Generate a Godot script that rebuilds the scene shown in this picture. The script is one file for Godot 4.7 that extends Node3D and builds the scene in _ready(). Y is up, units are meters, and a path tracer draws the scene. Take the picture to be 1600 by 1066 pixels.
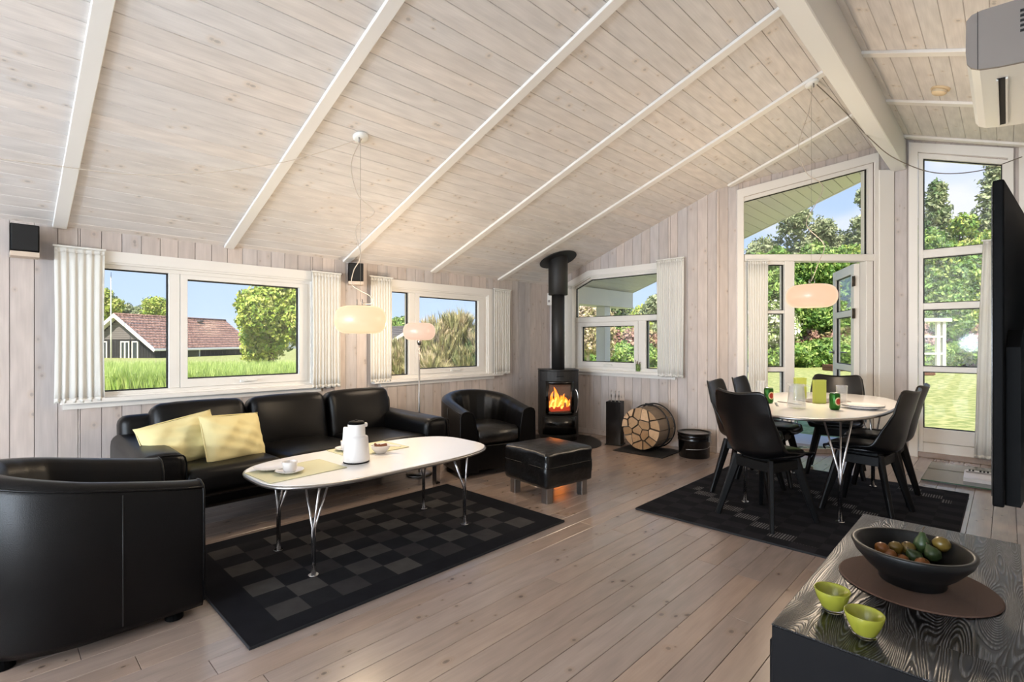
extends Node3D
# A summer-house living room. Ridge runs along -z, long window wall at x = -4.58, camera at the origin 1.2 m up.

const EAVE := 1.975
const SLOPE := 0.365
const WALL_X := -4.58
const BACK_Z := -5.47
const END_Z := -6.75
const RIDGE_X := -0.831
const RIGHT_X := 0.12
const FRONT_Z := 7.5
const P1 := Vector3(-2.238, 0, -5.47)
const P2 := Vector3(-0.877, 0, -6.75)
const CAM_RIGHT := Vector3(0.7174, 0, -0.6967)
const CAM_AHEAD := Vector3(-0.6967, 0, -0.7174)

var rng := RandomNumberGenerator.new()
var M := {}
var taken := {}


class MB:
	var v := PackedVector3Array()
	var uv := PackedVector2Array()
	var g := PackedInt32Array()
	var gid := 0
	func add(t: PackedVector3Array, smooth := true, xf := Transform3D.IDENTITY, closed := true, uvs := PackedVector2Array()) -> MB:
		var w: PackedVector3Array = xf * t
		var n := w.size()
		var flip := false
		if closed:
			var vol := 0.0
			var c := w[0]
			for i in range(0, n, 3):
				vol += (w[i] - c).dot((w[i + 1] - c).cross(w[i + 2] - c))
			flip = vol > 0.0
		gid += 1
		var has_uv := uvs.size() == n
		for i in range(0, n, 3):
			v.append(w[i])
			v.append(w[i + 2] if flip else w[i + 1])
			v.append(w[i + 1] if flip else w[i + 2])
			if has_uv:
				uv.append(uvs[i])
				uv.append(uvs[i + 2] if flip else uvs[i + 1])
				uv.append(uvs[i + 1] if flip else uvs[i + 2])
			else:
				for k in 3:
					uv.append(Vector2.ZERO)
			g.append(gid if smooth else -1)
		return self
	func mesh() -> ArrayMesh:
		var st := SurfaceTool.new()
		st.begin(Mesh.PRIMITIVE_TRIANGLES)
		for i in v.size():
			if i % 3 == 0:
				st.set_smooth_group(g[i / 3])
			st.set_uv(uv[i])
			st.add_vertex(v[i])
		st.generate_normals()
		return st.commit()


func numbered(called: String) -> String:
	if not taken.has(called):
		taken[called] = 0
		return called
	taken[called] += 1
	return "%s_%03d" % [called, taken[called]]


func tag(o, label := "", category := "", group := "", kind := ""):
	if label:
		o.set_meta("label", label)
	if category:
		o.set_meta("category", category)
	if group:
		o.set_meta("group", group)
	if kind:
		o.set_meta("kind", kind)
	return o


func thing(called: String, label: String, category: String, at := Vector3.ZERO, turn := 0.0, group := "") -> Node3D:
	var o := Node3D.new()
	o.name = numbered(called)
	add_child(o)
	o.position = at
	o.rotation.y = turn
	tag(o, label, category, group)
	return o


func part(called: String, mb, m: Material, parent: Node, kind := "") -> MeshInstance3D:
	var o := MeshInstance3D.new()
	o.name = called
	o.mesh = mb if mb is Mesh else mb.mesh()
	o.material_override = m
	if kind:
		o.set_meta("kind", kind)
	parent.add_child(o, true)
	return o


func solo(called: String, mb, m: Material, label: String, category: String, at := Vector3.ZERO, turn := 0.0, group := "") -> MeshInstance3D:
	var o := part(numbered(called), mb, m, self)
	o.position = at
	o.rotation.y = turn
	tag(o, label, category, group)
	return o


func struct_node(called: String, xf := Transform3D.IDENTITY) -> Node3D:
	var o := Node3D.new()
	o.name = called
	add_child(o)
	o.transform = xf
	o.set_meta("kind", "structure")
	return o


func struct_mesh(called: String, mb, m: Material, xf := Transform3D.IDENTITY) -> MeshInstance3D:
	var o := part(called, mb, m, self, "structure")
	o.transform = xf
	return o


func dup(root: Node3D, at: Vector3, turn: float, label := "", group := "") -> Node3D:
	var base := String(root.name)
	var c: Node3D = root.duplicate()
	c.name = numbered(base)
	add_child(c)
	c.position = at
	c.rotation.y = turn
	if label:
		c.set_meta("label", label)
	if group:
		c.set_meta("group", group)
	return c


# ---------- shapes: each returns loose triangles ----------
func tf(at: Vector3, b := Basis.IDENTITY) -> Transform3D:
	return Transform3D(b, at)


func box(s: Vector3) -> PackedVector3Array:
	return cham(s, 0.0)


func cham(s: Vector3, b: float) -> PackedVector3Array:
	var t := PackedVector3Array()
	var h := s * 0.5
	if b <= 0.0:
		for ax in 3:
			var a1 := (ax + 1) % 3
			var a2 := (ax + 2) % 3
			for sg in [-1.0, 1.0]:
				var c := []
				for q in [[-1, -1], [1, -1], [1, 1], [-1, 1]]:
					var p := Vector3.ZERO
					p[ax] = h[ax] * sg
					p[a1] = h[a1] * q[0]
					p[a2] = h[a2] * q[1] * sg
					c.append(p)
				t.append_array([c[0], c[1], c[2], c[0], c[2], c[3]])
		return t
	b = minf(b, minf(h.x, minf(h.y, h.z)) * 0.9)
	# corner points: for every corner, one point on each of its three faces
	var pt := func(sx, sy, sz, ax):
		var p := Vector3(sx * (h.x - b), sy * (h.y - b), sz * (h.z - b))
		p[ax] = [sx, sy, sz][ax] * h[ax]
		return p
	for ax in 3:
		var a1 := (ax + 1) % 3
		var a2 := (ax + 2) % 3
		for sg in [-1.0, 1.0]:
			var c := []
			for q in [[-1, -1], [1, -1], [1, 1], [-1, 1]]:
				var d := [0.0, 0.0, 0.0]
				d[ax] = sg
				d[a1] = q[0]
				d[a2] = q[1] * sg
				c.append(pt.call(d[0], d[1], d[2], ax))
			t.append_array([c[0], c[1], c[2], c[0], c[2], c[3]])
		# edges along ax
		for q in [[-1, -1], [1, -1], [1, 1], [-1, 1]]:
			var lo := [0.0, 0.0, 0.0]
			var hi := [0.0, 0.0, 0.0]
			lo[ax] = -1.0
			hi[ax] = 1.0
			lo[a1] = q[0]
			hi[a1] = q[0]
			lo[a2] = q[1]
			hi[a2] = q[1]
			var e0: Vector3 = pt.call(lo[0], lo[1], lo[2], a1)
			var e1: Vector3 = pt.call(hi[0], hi[1], hi[2], a1)
			var e2: Vector3 = pt.call(hi[0], hi[1], hi[2], a2)
			var e3: Vector3 = pt.call(lo[0], lo[1], lo[2], a2)
			if q[0] * q[1] > 0:
				t.append_array([e0, e2, e1, e0, e3, e2])
			else:
				t.append_array([e0, e1, e2, e0, e2, e3])
	for sx in [-1, 1]:
		for sy in [-1, 1]:
			for sz in [-1, 1]:
				var k0: Vector3 = pt.call(sx, sy, sz, 0)
				var k1: Vector3 = pt.call(sx, sy, sz, 1)
				var k2: Vector3 = pt.call(sx, sy, sz, 2)
				if sx * sy * sz > 0:
					t.append_array([k0, k1, k2])
				else:
					t.append_array([k0, k2, k1])
	return t


func bar(mb: MB, x0: float, x1: float, y0: float, y1: float, z0: float, z1: float, b := 0.003) -> void:
	mb.add(cham(Vector3(x1 - x0, y1 - y0, z1 - z0), b), false, tf(Vector3((x0 + x1) / 2, (y0 + y1) / 2, (z0 + z1) / 2)))


func one_bar(x0: float, x1: float, y0: float, y1: float, z0: float, z1: float, b := 0.003) -> MB:
	var mb := MB.new()
	bar(mb, x0, x1, y0, y1, z0, z1, b)
	return mb


# a rounded box with n inner subdivisions and an optional displacement fn(p, normal) -> p
func rbx(s: Vector3, r: float, n := 1, fn = null) -> PackedVector3Array:
	var h := s * 0.5
	r = minf(r, minf(h.x, minf(h.y, h.z)) * 0.999)
	var axis := func(half):
		var inner: float = half - r
		var k := tan(PI / 8.0) * r
		var l := [-half, -inner - k]
		for i in n + 1:
			l.append(lerpf(-inner, inner, float(i) / n))
		l.append(inner + k)
		l.append(half)
		return l
	var t := PackedVector3Array()
	var lim := h - Vector3(r, r, r)
	for ax in 3:
		var a1 := (ax + 1) % 3
		var a2 := (ax + 2) % 3
		var l1: Array = axis.call(h[a1])
		var l2: Array = axis.call(h[a2])
		for sg in [-1.0, 1.0]:
			var grid := []
			for i in l1.size():
				var row := []
				for j in l2.size():
					var q := Vector3.ZERO
					q[ax] = h[ax] * sg
					q[a1] = l1[i]
					q[a2] = l2[j]
					var inner := q.clamp(-lim, lim)
					var nn := (q - inner).normalized()
					var p := inner + nn * r
					row.append(fn.call(p, nn) if fn != null else p)
				grid.append(row)
			for i in l1.size() - 1:
				for j in l2.size() - 1:
					var a: Vector3 = grid[i][j]
					var b: Vector3 = grid[i + 1][j]
					var c: Vector3 = grid[i + 1][j + 1]
					var d: Vector3 = grid[i][j + 1]
					if sg > 0:
						t.append_array([a, b, c, a, c, d])
					else:
						t.append_array([a, c, b, a, d, c])
	return t


# revolve (radius, height) pairs about y
func lathe(prof: Array, seg := 24) -> PackedVector3Array:
	var t := PackedVector3Array()
	for i in prof.size() - 1:
		var a: Vector2 = prof[i]
		var b: Vector2 = prof[i + 1]
		for k in seg:
			var p := TAU * k / seg
			var q := TAU * ((k + 1) % seg) / seg
			var a0 := Vector3(a.x * cos(p), a.y, a.x * sin(p))
			var a1 := Vector3(a.x * cos(q), a.y, a.x * sin(q))
			var b0 := Vector3(b.x * cos(p), b.y, b.x * sin(p))
			var b1 := Vector3(b.x * cos(q), b.y, b.x * sin(q))
			if a.x > 1e-6:
				t.append_array([a0, b0, a1])
			if b.x > 1e-6:
				t.append_array([a1, b0, b1])
	return t


func cyl(r: float, y0: float, y1: float, seg := 20, b := 0.0) -> PackedVector3Array:
	if b > 0.0:
		return lathe([Vector2(0, y0), Vector2(r - b, y0), Vector2(r, y0 + b), Vector2(r, y1 - b), Vector2(r - b, y1), Vector2(0, y1)], seg)
	return lathe([Vector2(0, y0), Vector2(r, y0), Vector2(r, y1), Vector2(0, y1)], seg)


# a tube along points; rad is one radius or one per point
func tube(path: Array, rad, seg := 8, ring := false) -> PackedVector3Array:
	var t := PackedVector3Array()
	var n := path.size()
	var rings := []
	var up := Vector3.UP
	for i in n:
		var d: Vector3
		if ring:
			d = path[(i + 1) % n] - path[(i - 1 + n) % n]
		else:
			d = path[mini(i + 1, n - 1)] - path[maxi(i - 1, 0)]
		d = d.normalized()
		if i == 0:
			up = Vector3.UP if absf(d.y) < 0.9 else Vector3.RIGHT
		var x := up.cross(d).normalized()
		up = d.cross(x).normalized()
		var r: float = rad[i] if rad is Array else rad
		var row := []
		for k in seg:
			var a := TAU * k / seg
			row.append(path[i] + (x * cos(a) + up * sin(a)) * r)
		rings.append(row)
	for i in (n if ring else n - 1):
		var p: Array = rings[i]
		var q: Array = rings[(i + 1) % n]
		for k in seg:
			var k1 := (k + 1) % seg
			t.append_array([p[k], q[k], p[k1], p[k1], q[k], q[k1]])
	if not ring:
		for k in range(1, seg - 1):
			t.append_array([rings[0][0], rings[0][k], rings[0][k + 1]])
			t.append_array([rings[n - 1][0], rings[n - 1][k + 1], rings[n - 1][k]])
	return t


# a prism: polygon (x, y) extruded over z0..z1
func prism(poly: PackedVector2Array, z0: float, z1: float) -> PackedVector3Array:
	var t := PackedVector3Array()
	if Geometry2D.is_polygon_clockwise(poly):
		poly.reverse()
	var n := poly.size()
	var idx := Geometry2D.triangulate_polygon(poly)
	for i in range(0, idx.size(), 3):
		var a := poly[idx[i]]
		var b := poly[idx[i + 1]]
		var c := poly[idx[i + 2]]
		if (b - a).cross(c - a) < 0:
			var s := b
			b = c
			c = s
		t.append_array([Vector3(a.x, a.y, z1), Vector3(b.x, b.y, z1), Vector3(c.x, c.y, z1)])
		t.append_array([Vector3(a.x, a.y, z0), Vector3(c.x, c.y, z0), Vector3(b.x, b.y, z0)])
	for i in n:
		var a := poly[i]
		var b := poly[(i + 1) % n]
		t.append_array([Vector3(a.x, a.y, z0), Vector3(b.x, b.y, z0), Vector3(b.x, b.y, z1)])
		t.append_array([Vector3(a.x, a.y, z0), Vector3(b.x, b.y, z1), Vector3(a.x, a.y, z1)])
	return t


# a plate with a rounded rim: outline (x, z) inset by b at top and bottom, y0..y1
func plate(outline: Array, y0: float, y1: float, b: float) -> PackedVector3Array:
	var t := PackedVector3Array()
	var n := outline.size()
	var c := Vector2.ZERO
	for p in outline:
		c += p / float(n)
	var ring := func(k, y): return outline.map(func(p): return Vector3(c.x + (p.x - c.x) * k, y, c.y + (p.y - c.y) * k))
	var rad := 0.0
	for p in outline:
		rad = maxf(rad, (p - c).length())
	var k := 1.0 - b / rad
	var rows := [ring.call(k, y0), ring.call(1.0, y0 + b), ring.call(1.0, y1 - b), ring.call(k, y1)]
	for i in n:
		var j := (i + 1) % n
		for q in 3:
			t.append_array([rows[q][i], rows[q][j], rows[q + 1][j], rows[q][i], rows[q + 1][j], rows[q + 1][i]])
		t.append_array([rows[3][i], rows[3][j], Vector3(c.x, y1, c.y)])
		t.append_array([rows[0][j], rows[0][i], Vector3(c.x, y0, c.y)])
	return t


func superellipse(a: float, b: float, e: float, n := 64) -> Array:
	var o := []
	for i in n:
		var p := TAU * i / n
		o.append(Vector2(a * signf(cos(p)) * pow(absf(cos(p)), 2.0 / e), b * signf(sin(p)) * pow(absf(sin(p)), 2.0 / e)))
	return o


# an open surface fn(u, v) given thickness th along its normals (closed)
func sheet(fn: Callable, nu: int, nv: int, th: float) -> PackedVector3Array:
	var P := []
	for i in nu + 1:
		var row := []
		for j in nv + 1:
			row.append(fn.call(float(i) / nu, float(j) / nv))
		P.append(row)
	var A := []
	var B := []
	for i in nu + 1:
		var ra := []
		var rb := []
		for j in nv + 1:
			var du: Vector3 = P[mini(i + 1, nu)][j] - P[maxi(i - 1, 0)][j]
			var dv: Vector3 = P[i][mini(j + 1, nv)] - P[i][maxi(j - 1, 0)]
			var nn := du.cross(dv).normalized()
			ra.append(P[i][j] + nn * th * 0.5)
			rb.append(P[i][j] - nn * th * 0.5)
		A.append(ra)
		B.append(rb)
	var t := PackedVector3Array()
	for i in nu:
		for j in nv:
			t.append_array([A[i][j], A[i + 1][j], A[i + 1][j + 1], A[i][j], A[i + 1][j + 1], A[i][j + 1]])
			t.append_array([B[i][j], B[i + 1][j + 1], B[i + 1][j], B[i][j], B[i][j + 1], B[i + 1][j + 1]])
	for i in nu:
		t.append_array([A[i][0], B[i][0], A[i + 1][0], A[i + 1][0], B[i][0], B[i + 1][0]])
		t.append_array([A[i][nv], A[i + 1][nv], B[i][nv], A[i + 1][nv], B[i + 1][nv], B[i][nv]])
	for j in nv:
		t.append_array([A[0][j], A[0][j + 1], B[0][j], A[0][j + 1], B[0][j + 1], B[0][j]])
		t.append_array([A[nu][j], B[nu][j], A[nu][j + 1], A[nu][j + 1], B[nu][j], B[nu][j + 1]])
	return t


# a tapered square bar from a to b
func taper(a: Vector3, b: Vector3, wa: Vector2, wb: Vector2, side := Vector3.RIGHT) -> PackedVector3Array:
	var d := (b - a).normalized()
	var x := (side - d * side.dot(d)).normalized()
	var z := x.cross(d).normalized()
	var t := PackedVector3Array()
	var ra := []
	var rb := []
	for q in [[-1, -0.6], [-0.6, -1], [0.6, -1], [1, -0.6], [1, 0.6], [0.6, 1], [-0.6, 1], [-1, 0.6]]:
		ra.append(a + x * wa.x * 0.5 * q[0] + z * wa.y * 0.5 * q[1])
		rb.append(b + x * wb.x * 0.5 * q[0] + z * wb.y * 0.5 * q[1])
	for k in 8:
		var j := (k + 1) % 8
		t.append_array([ra[k], rb[k], ra[j], ra[j], rb[k], rb[j]])
		if k > 0 and k < 7:
			t.append_array([ra[0], ra[k], ra[k + 1]])
			t.append_array([rb[0], rb[k + 1], rb[k]])
	return t


func spline(pts: Array, per := 8) -> Array:
	var o := []
	var n := pts.size()
	for i in n - 1:
		for k in per:
			o.append(pts[i].cubic_interpolate(pts[i + 1], pts[maxi(i - 1, 0)], pts[mini(i + 2, n - 1)], float(k) / per))
	o.append(pts[n - 1])
	return o


# ---------- materials ----------
func mat(c: Color, rough := 0.6, metal := 0.0, spec := 0.5) -> StandardMaterial3D:
	var m := StandardMaterial3D.new()
	m.albedo_color = c
	m.roughness = rough
	m.metallic = metal
	m.metallic_specular = spec
	return m


func tri(m: StandardMaterial3D, tex: Texture2D, scale: Vector3, offset := Vector3.ZERO, world := false) -> StandardMaterial3D:
	m.albedo_texture = tex
	m.uv1_triplanar = true
	m.uv1_world_triplanar = world
	m.uv1_scale = scale
	m.uv1_offset = offset
	m.uv1_triplanar_sharpness = 8.0
	return m


func noise_tex(freq: float, size := 256, kind := FastNoiseLite.TYPE_SIMPLEX_SMOOTH, oct := 3, sd := 1) -> NoiseTexture2D:
	var n := FastNoiseLite.new()
	n.noise_type = kind
	n.frequency = freq
	n.fractal_octaves = oct
	n.seed = sd
	var t := NoiseTexture2D.new()
	t.noise = n
	t.width = size
	t.height = size
	t.seamless = true
	return t


func bump(m: StandardMaterial3D, tex: Texture2D, cm: float, scale: Vector3) -> StandardMaterial3D:
	m.heightmap_enabled = true
	m.heightmap_texture = tex
	m.heightmap_scale = cm
	if not m.uv1_triplanar:
		m.uv1_triplanar = true
		m.uv1_scale = scale
	return m


# pine: grain along v, with knots
func pine_image(w: int, h: int, knots: int, sd: int, knot_dark: float) -> ImageTexture:
	var r := RandomNumberGenerator.new()
	r.seed = sd
	var n1 := FastNoiseLite.new()
	n1.seed = sd
	n1.frequency = 0.05
	n1.fractal_octaves = 3
	var n2 := FastNoiseLite.new()
	n2.seed = sd + 5
	n2.frequency = 0.012
	n2.fractal_octaves = 2
	var val := PackedFloat32Array()
	val.resize(w * h)
	for y in h:
		var f := clampf((y - h * 0.85) / (h * 0.15), 0.0, 1.0)
		for x in w:
			var a := n1.get_noise_2d(x * 2.2, y * 0.10) * 0.025 + n2.get_noise_2d(x * 1.6, y * 0.35) * 0.045
			if f > 0.0:
				var yy := y - h
				a = lerpf(a, n1.get_noise_2d(x * 2.2, yy * 0.10) * 0.025 + n2.get_noise_2d(x * 1.6, yy * 0.35) * 0.045, f)
			val[y * w + x] = 0.94 + a
	var im := Image.create(w, h, true, Image.FORMAT_RGB8)
	var tint := PackedFloat32Array()
	tint.resize(w * h)
	for k in knots:
		var cx := r.randi_range(0, w - 1)
		var cy := r.randi_range(0, h - 1)
		var rx := r.randf_range(3.0, 8.0)
		var ry := rx * r.randf_range(1.0, 1.9)
		var dark := knot_dark * r.randf_range(0.5, 1.0)
		var reach := int(ry * 3.2)
		for dy in range(-reach, reach + 1):
			for dx in range(-reach, reach + 1):
				var d := sqrt(dx * dx / (rx * rx) + dy * dy / (ry * ry))
				var i := posmod(cy + dy, h) * w + posmod(cx + dx, w)
				if d < 1.0:
					val[i] -= dark * (1.0 - 0.5 * d * d)
					tint[i] = maxf(tint[i], 0.3)
				elif d < 3.0:
					val[i] -= dark * 0.22 * (1.0 - (d - 1.0) / 2.0) * (0.6 + 0.4 * sin(d * 9.0))
					tint[i] = maxf(tint[i], 0.7 * (1.0 - (d - 1.0) / 2.0))
	for y in h:
		for x in w:
			var i := y * w + x
			var c := clampf(val[i], 0.0, 1.0)
			im.set_pixel(x, y, Color(c, c * (1.0 - 0.03 * tint[i]), c * (1.0 - 0.07 * tint[i])))
	im.generate_mipmaps()
	return ImageTexture.create_from_image(im)


# open-pored ash with cathedral grain, for black-stained furniture; its grey is painted window sheen
func ash_image(w: int, h: int) -> ImageTexture:
	var n := FastNoiseLite.new()
	n.seed = 11
	n.frequency = 0.0045
	n.fractal_octaves = 2
	var f := FastNoiseLite.new()
	f.seed = 12
	f.frequency = 0.09
	var im := Image.create(w, h, true, Image.FORMAT_RGB8)
	for y in h:
		for x in w:
			var q := n.get_noise_2d(x * 0.9, y * 0.20) * 6.5 + x * 0.016
			var ring := absf(fposmod(q * 3.0, 1.0) - 0.5) * 2.0
			var pore := clampf(f.get_noise_2d(x * 1.2, y * 0.12) * 0.9 + 0.5, 0.0, 1.0)
			var c := smoothstep(0.25, 0.85, ring) * (0.35 + 0.65 * pore)
			im.set_pixel(x, y, Color(c, c, c))
	im.generate_mipmaps()
	return ImageTexture.create_from_image(im)


# woven rug: fn(x, z) in metres from the far left corner -> 0 dark field .. 1 light patch
func rug_image(w: float, d: float, fn: Callable, base: Color, light: Color) -> ImageTexture:
	var n := FastNoiseLite.new()
	n.seed = 31
	n.frequency = 0.02
	var pw := int(w * 340.0)
	var ph := int(d * 340.0)
	var im := Image.create(pw, ph, true, Image.FORMAT_RGB8)
	for y in ph:
		for x in pw:
			var k: float = fn.call(x / 340.0, y / 340.0)
			var weave := 0.84 + 0.16 * float((x + y) % 2) + n.get_noise_2d(x, y) * 0.10
			var c := base.lerp(light, clampf(k, 0.0, 1.0)) * weave
			im.set_pixel(x, y, Color(c.r, c.g, c.b))
	im.generate_mipmaps()
	return ImageTexture.create_from_image(im)


func make_materials() -> void:
	var pine := pine_image(512, 1024, 18, 3, 0.20)
	var floor_pine := pine_image(512, 1024, 18, 8, 0.36)
	M.pine = pine
	var fine := noise_tex(0.12, 256, FastNoiseLite.TYPE_SIMPLEX_SMOOTH, 3, 4)
	var cell := noise_tex(0.09, 256, FastNoiseLite.TYPE_CELLULAR, 2, 6)
	M.wall_board = []
	M.ceiling_board = []
	M.plank = []
	M.soffit = []
	for i in 6:
		var d := 0.97 + 0.012 * i
		var dc := 0.982 + 0.006 * i
		var warm := [0.0, 0.012, -0.008, 0.006, -0.012, 0.018][i] as float
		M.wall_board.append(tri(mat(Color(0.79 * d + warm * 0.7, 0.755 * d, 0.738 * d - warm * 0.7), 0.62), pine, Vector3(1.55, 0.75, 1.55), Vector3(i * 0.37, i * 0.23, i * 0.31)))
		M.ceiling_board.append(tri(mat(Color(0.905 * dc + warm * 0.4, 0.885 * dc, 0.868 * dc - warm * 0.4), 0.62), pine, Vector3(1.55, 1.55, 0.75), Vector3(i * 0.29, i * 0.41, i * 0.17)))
		var fl := tri(mat(Color(0.64 * d + warm * 0.8, 0.57 * d, 0.527 * d - warm * 0.8), 0.27, 0.0, 0.55), floor_pine, Vector3(1.55, 1.55, 0.75), Vector3(i * 0.21, i * 0.33, i * 0.47))
		fl.clearcoat_enabled = true
		fl.clearcoat = 0.5
		fl.clearcoat_roughness = 0.2
		M.plank.append(fl)
		if i < 3:
			M.soffit.append(mat(Color(0.89 + 0.015 * i, 0.88 + 0.015 * i, 0.86), 0.6))
	M.core = mat(Color(0.62, 0.57, 0.53), 0.9)
	M.paint = mat(Color(0.90, 0.89, 0.87), 0.42)
	M.paint_cool = mat(Color(0.88, 0.885, 0.88), 0.4)
	M.plaster = mat(Color(0.84, 0.82, 0.80), 0.8)
	M.gasket = mat(Color(0.05, 0.05, 0.055), 0.6)
	M.glass = mat(Color(0.97, 0.99, 1.0, 0.02), 0.02, 0.0, 0.36)
	M.glass.transparency = BaseMaterial3D.TRANSPARENCY_ALPHA
	M.leather = bump(mat(Color(0.02, 0.02, 0.024), 0.32, 0.0, 0.34), cell, 0.05, Vector3(14, 14, 14))
	M.leather_worn = bump(mat(Color(0.035, 0.035, 0.04), 0.34, 0.0, 0.55), noise_tex(0.03, 256, FastNoiseLite.TYPE_SIMPLEX_SMOOTH, 4, 9), 0.22, Vector3(2.6, 2.6, 2.6))
	M.chrome = mat(Color(0.82, 0.82, 0.83), 0.14, 1.0)
	M.steel_dark = mat(Color(0.33, 0.29, 0.24), 0.45, 0.8)
	M.steel = mat(Color(0.62, 0.61, 0.60), 0.34, 1.0)
	M.black_plastic = mat(Color(0.018, 0.018, 0.02), 0.6, 0.0, 0.2)
	M.black_matt = mat(Color(0.045, 0.045, 0.045), 0.75)
	M.black_metal = mat(Color(0.06, 0.06, 0.062), 0.45, 0.3)
	M.black_enamel = mat(Color(0.02, 0.02, 0.022), 0.22)
	M.black_wood = bump(mat(Color(0.025, 0.025, 0.028), 0.5, 0.0, 0.35), fine, 0.05, Vector3(8, 1.2, 8))
	M.chair_shell = mat(Color(0.03, 0.03, 0.036), 0.30, 0.0, 0.42)
	M.cushion_leather = mat(Color(0.07, 0.07, 0.08), 0.32)
	M.laminate = mat(Color(0.93, 0.92, 0.91), 0.20)
	M.porcelain = mat(Color(0.90, 0.885, 0.875), 0.22)
	M.white_plastic = mat(Color(0.90, 0.90, 0.88), 0.35)
	M.aged_plastic = mat(Color(0.86, 0.77, 0.62), 0.45)
	M.grey_plastic = mat(Color(0.60, 0.58, 0.57), 0.5)
	M.yellow_linen = bump(mat(Color(0.86, 0.81, 0.60), 0.85), fine, 0.12, Vector3(9, 9, 9))
	M.lime = mat(Color(0.72, 0.78, 0.12), 0.25)
	M.lime_glass = mat(Color(0.60, 0.60, 0.22), 0.1)
	M.lime_glass.backlight_enabled = true
	M.lime_glass.backlight = Color(0.5, 0.55, 0.1)
	M.mat_green = mat(Color(0.80, 0.785, 0.65), 0.8)
	M.curtain = mat(Color(0.93, 0.925, 0.905), 0.85)
	M.curtain.backlight_enabled = true
	M.curtain.backlight = Color(0.75, 0.75, 0.73)
	M.clear = mat(Color(1, 1, 1, 0.0), 0.02)
	M.clear.refraction_enabled = true
	M.clear.refraction_scale = 0.045
	M.clear_thin = mat(Color(0.95, 0.97, 0.98, 0.16), 0.03)
	M.clear_thin.transparency = BaseMaterial3D.TRANSPARENCY_ALPHA
	M.wax = mat(Color(0.93, 0.92, 0.86), 0.5)
	M.bark = bump(mat(Color(0.42, 0.36, 0.30), 0.9), fine, 0.6, Vector3(7, 7, 7))
	M.cut_wood = []
	for i in 4:
		M.cut_wood.append(tri(mat(Color(0.84 - 0.05 * i, 0.70 - 0.05 * i, 0.55 - 0.05 * i), 0.8), pine, Vector3(4, 4, 4), Vector3(0.2 * i, 0.37 * i, 0.11)))
	M.flame = mat(Color(1, 0.6, 0.15), 0.9)
	M.flame.emission_enabled = true
	M.flame.emission = Color(1.0, 0.50, 0.10)
	M.flame.emission_energy_multiplier = 1.7
	M.flame_core = mat(Color(1, 0.85, 0.4), 0.9)
	M.flame_core.emission_enabled = true
	M.flame_core.emission = Color(1.0, 0.80, 0.36)
	M.flame_core.emission_energy_multiplier = 1.5
	M.ember = mat(Color(0.3, 0.08, 0.03), 0.9)
	M.ember.emission_enabled = true
	M.ember.emission = Color(0.85, 0.22, 0.04)
	M.ember.emission_energy_multiplier = 0.7
	M.lead = mat(Color(0.72, 0.70, 0.65), 0.5)


func glow(c: Color, e: float) -> StandardMaterial3D:
	var m := mat(Color(0.38, 0.37, 0.36), 0.3)
	m.emission_enabled = true
	m.emission = c
	m.emission_energy_multiplier = e
	return m


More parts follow.
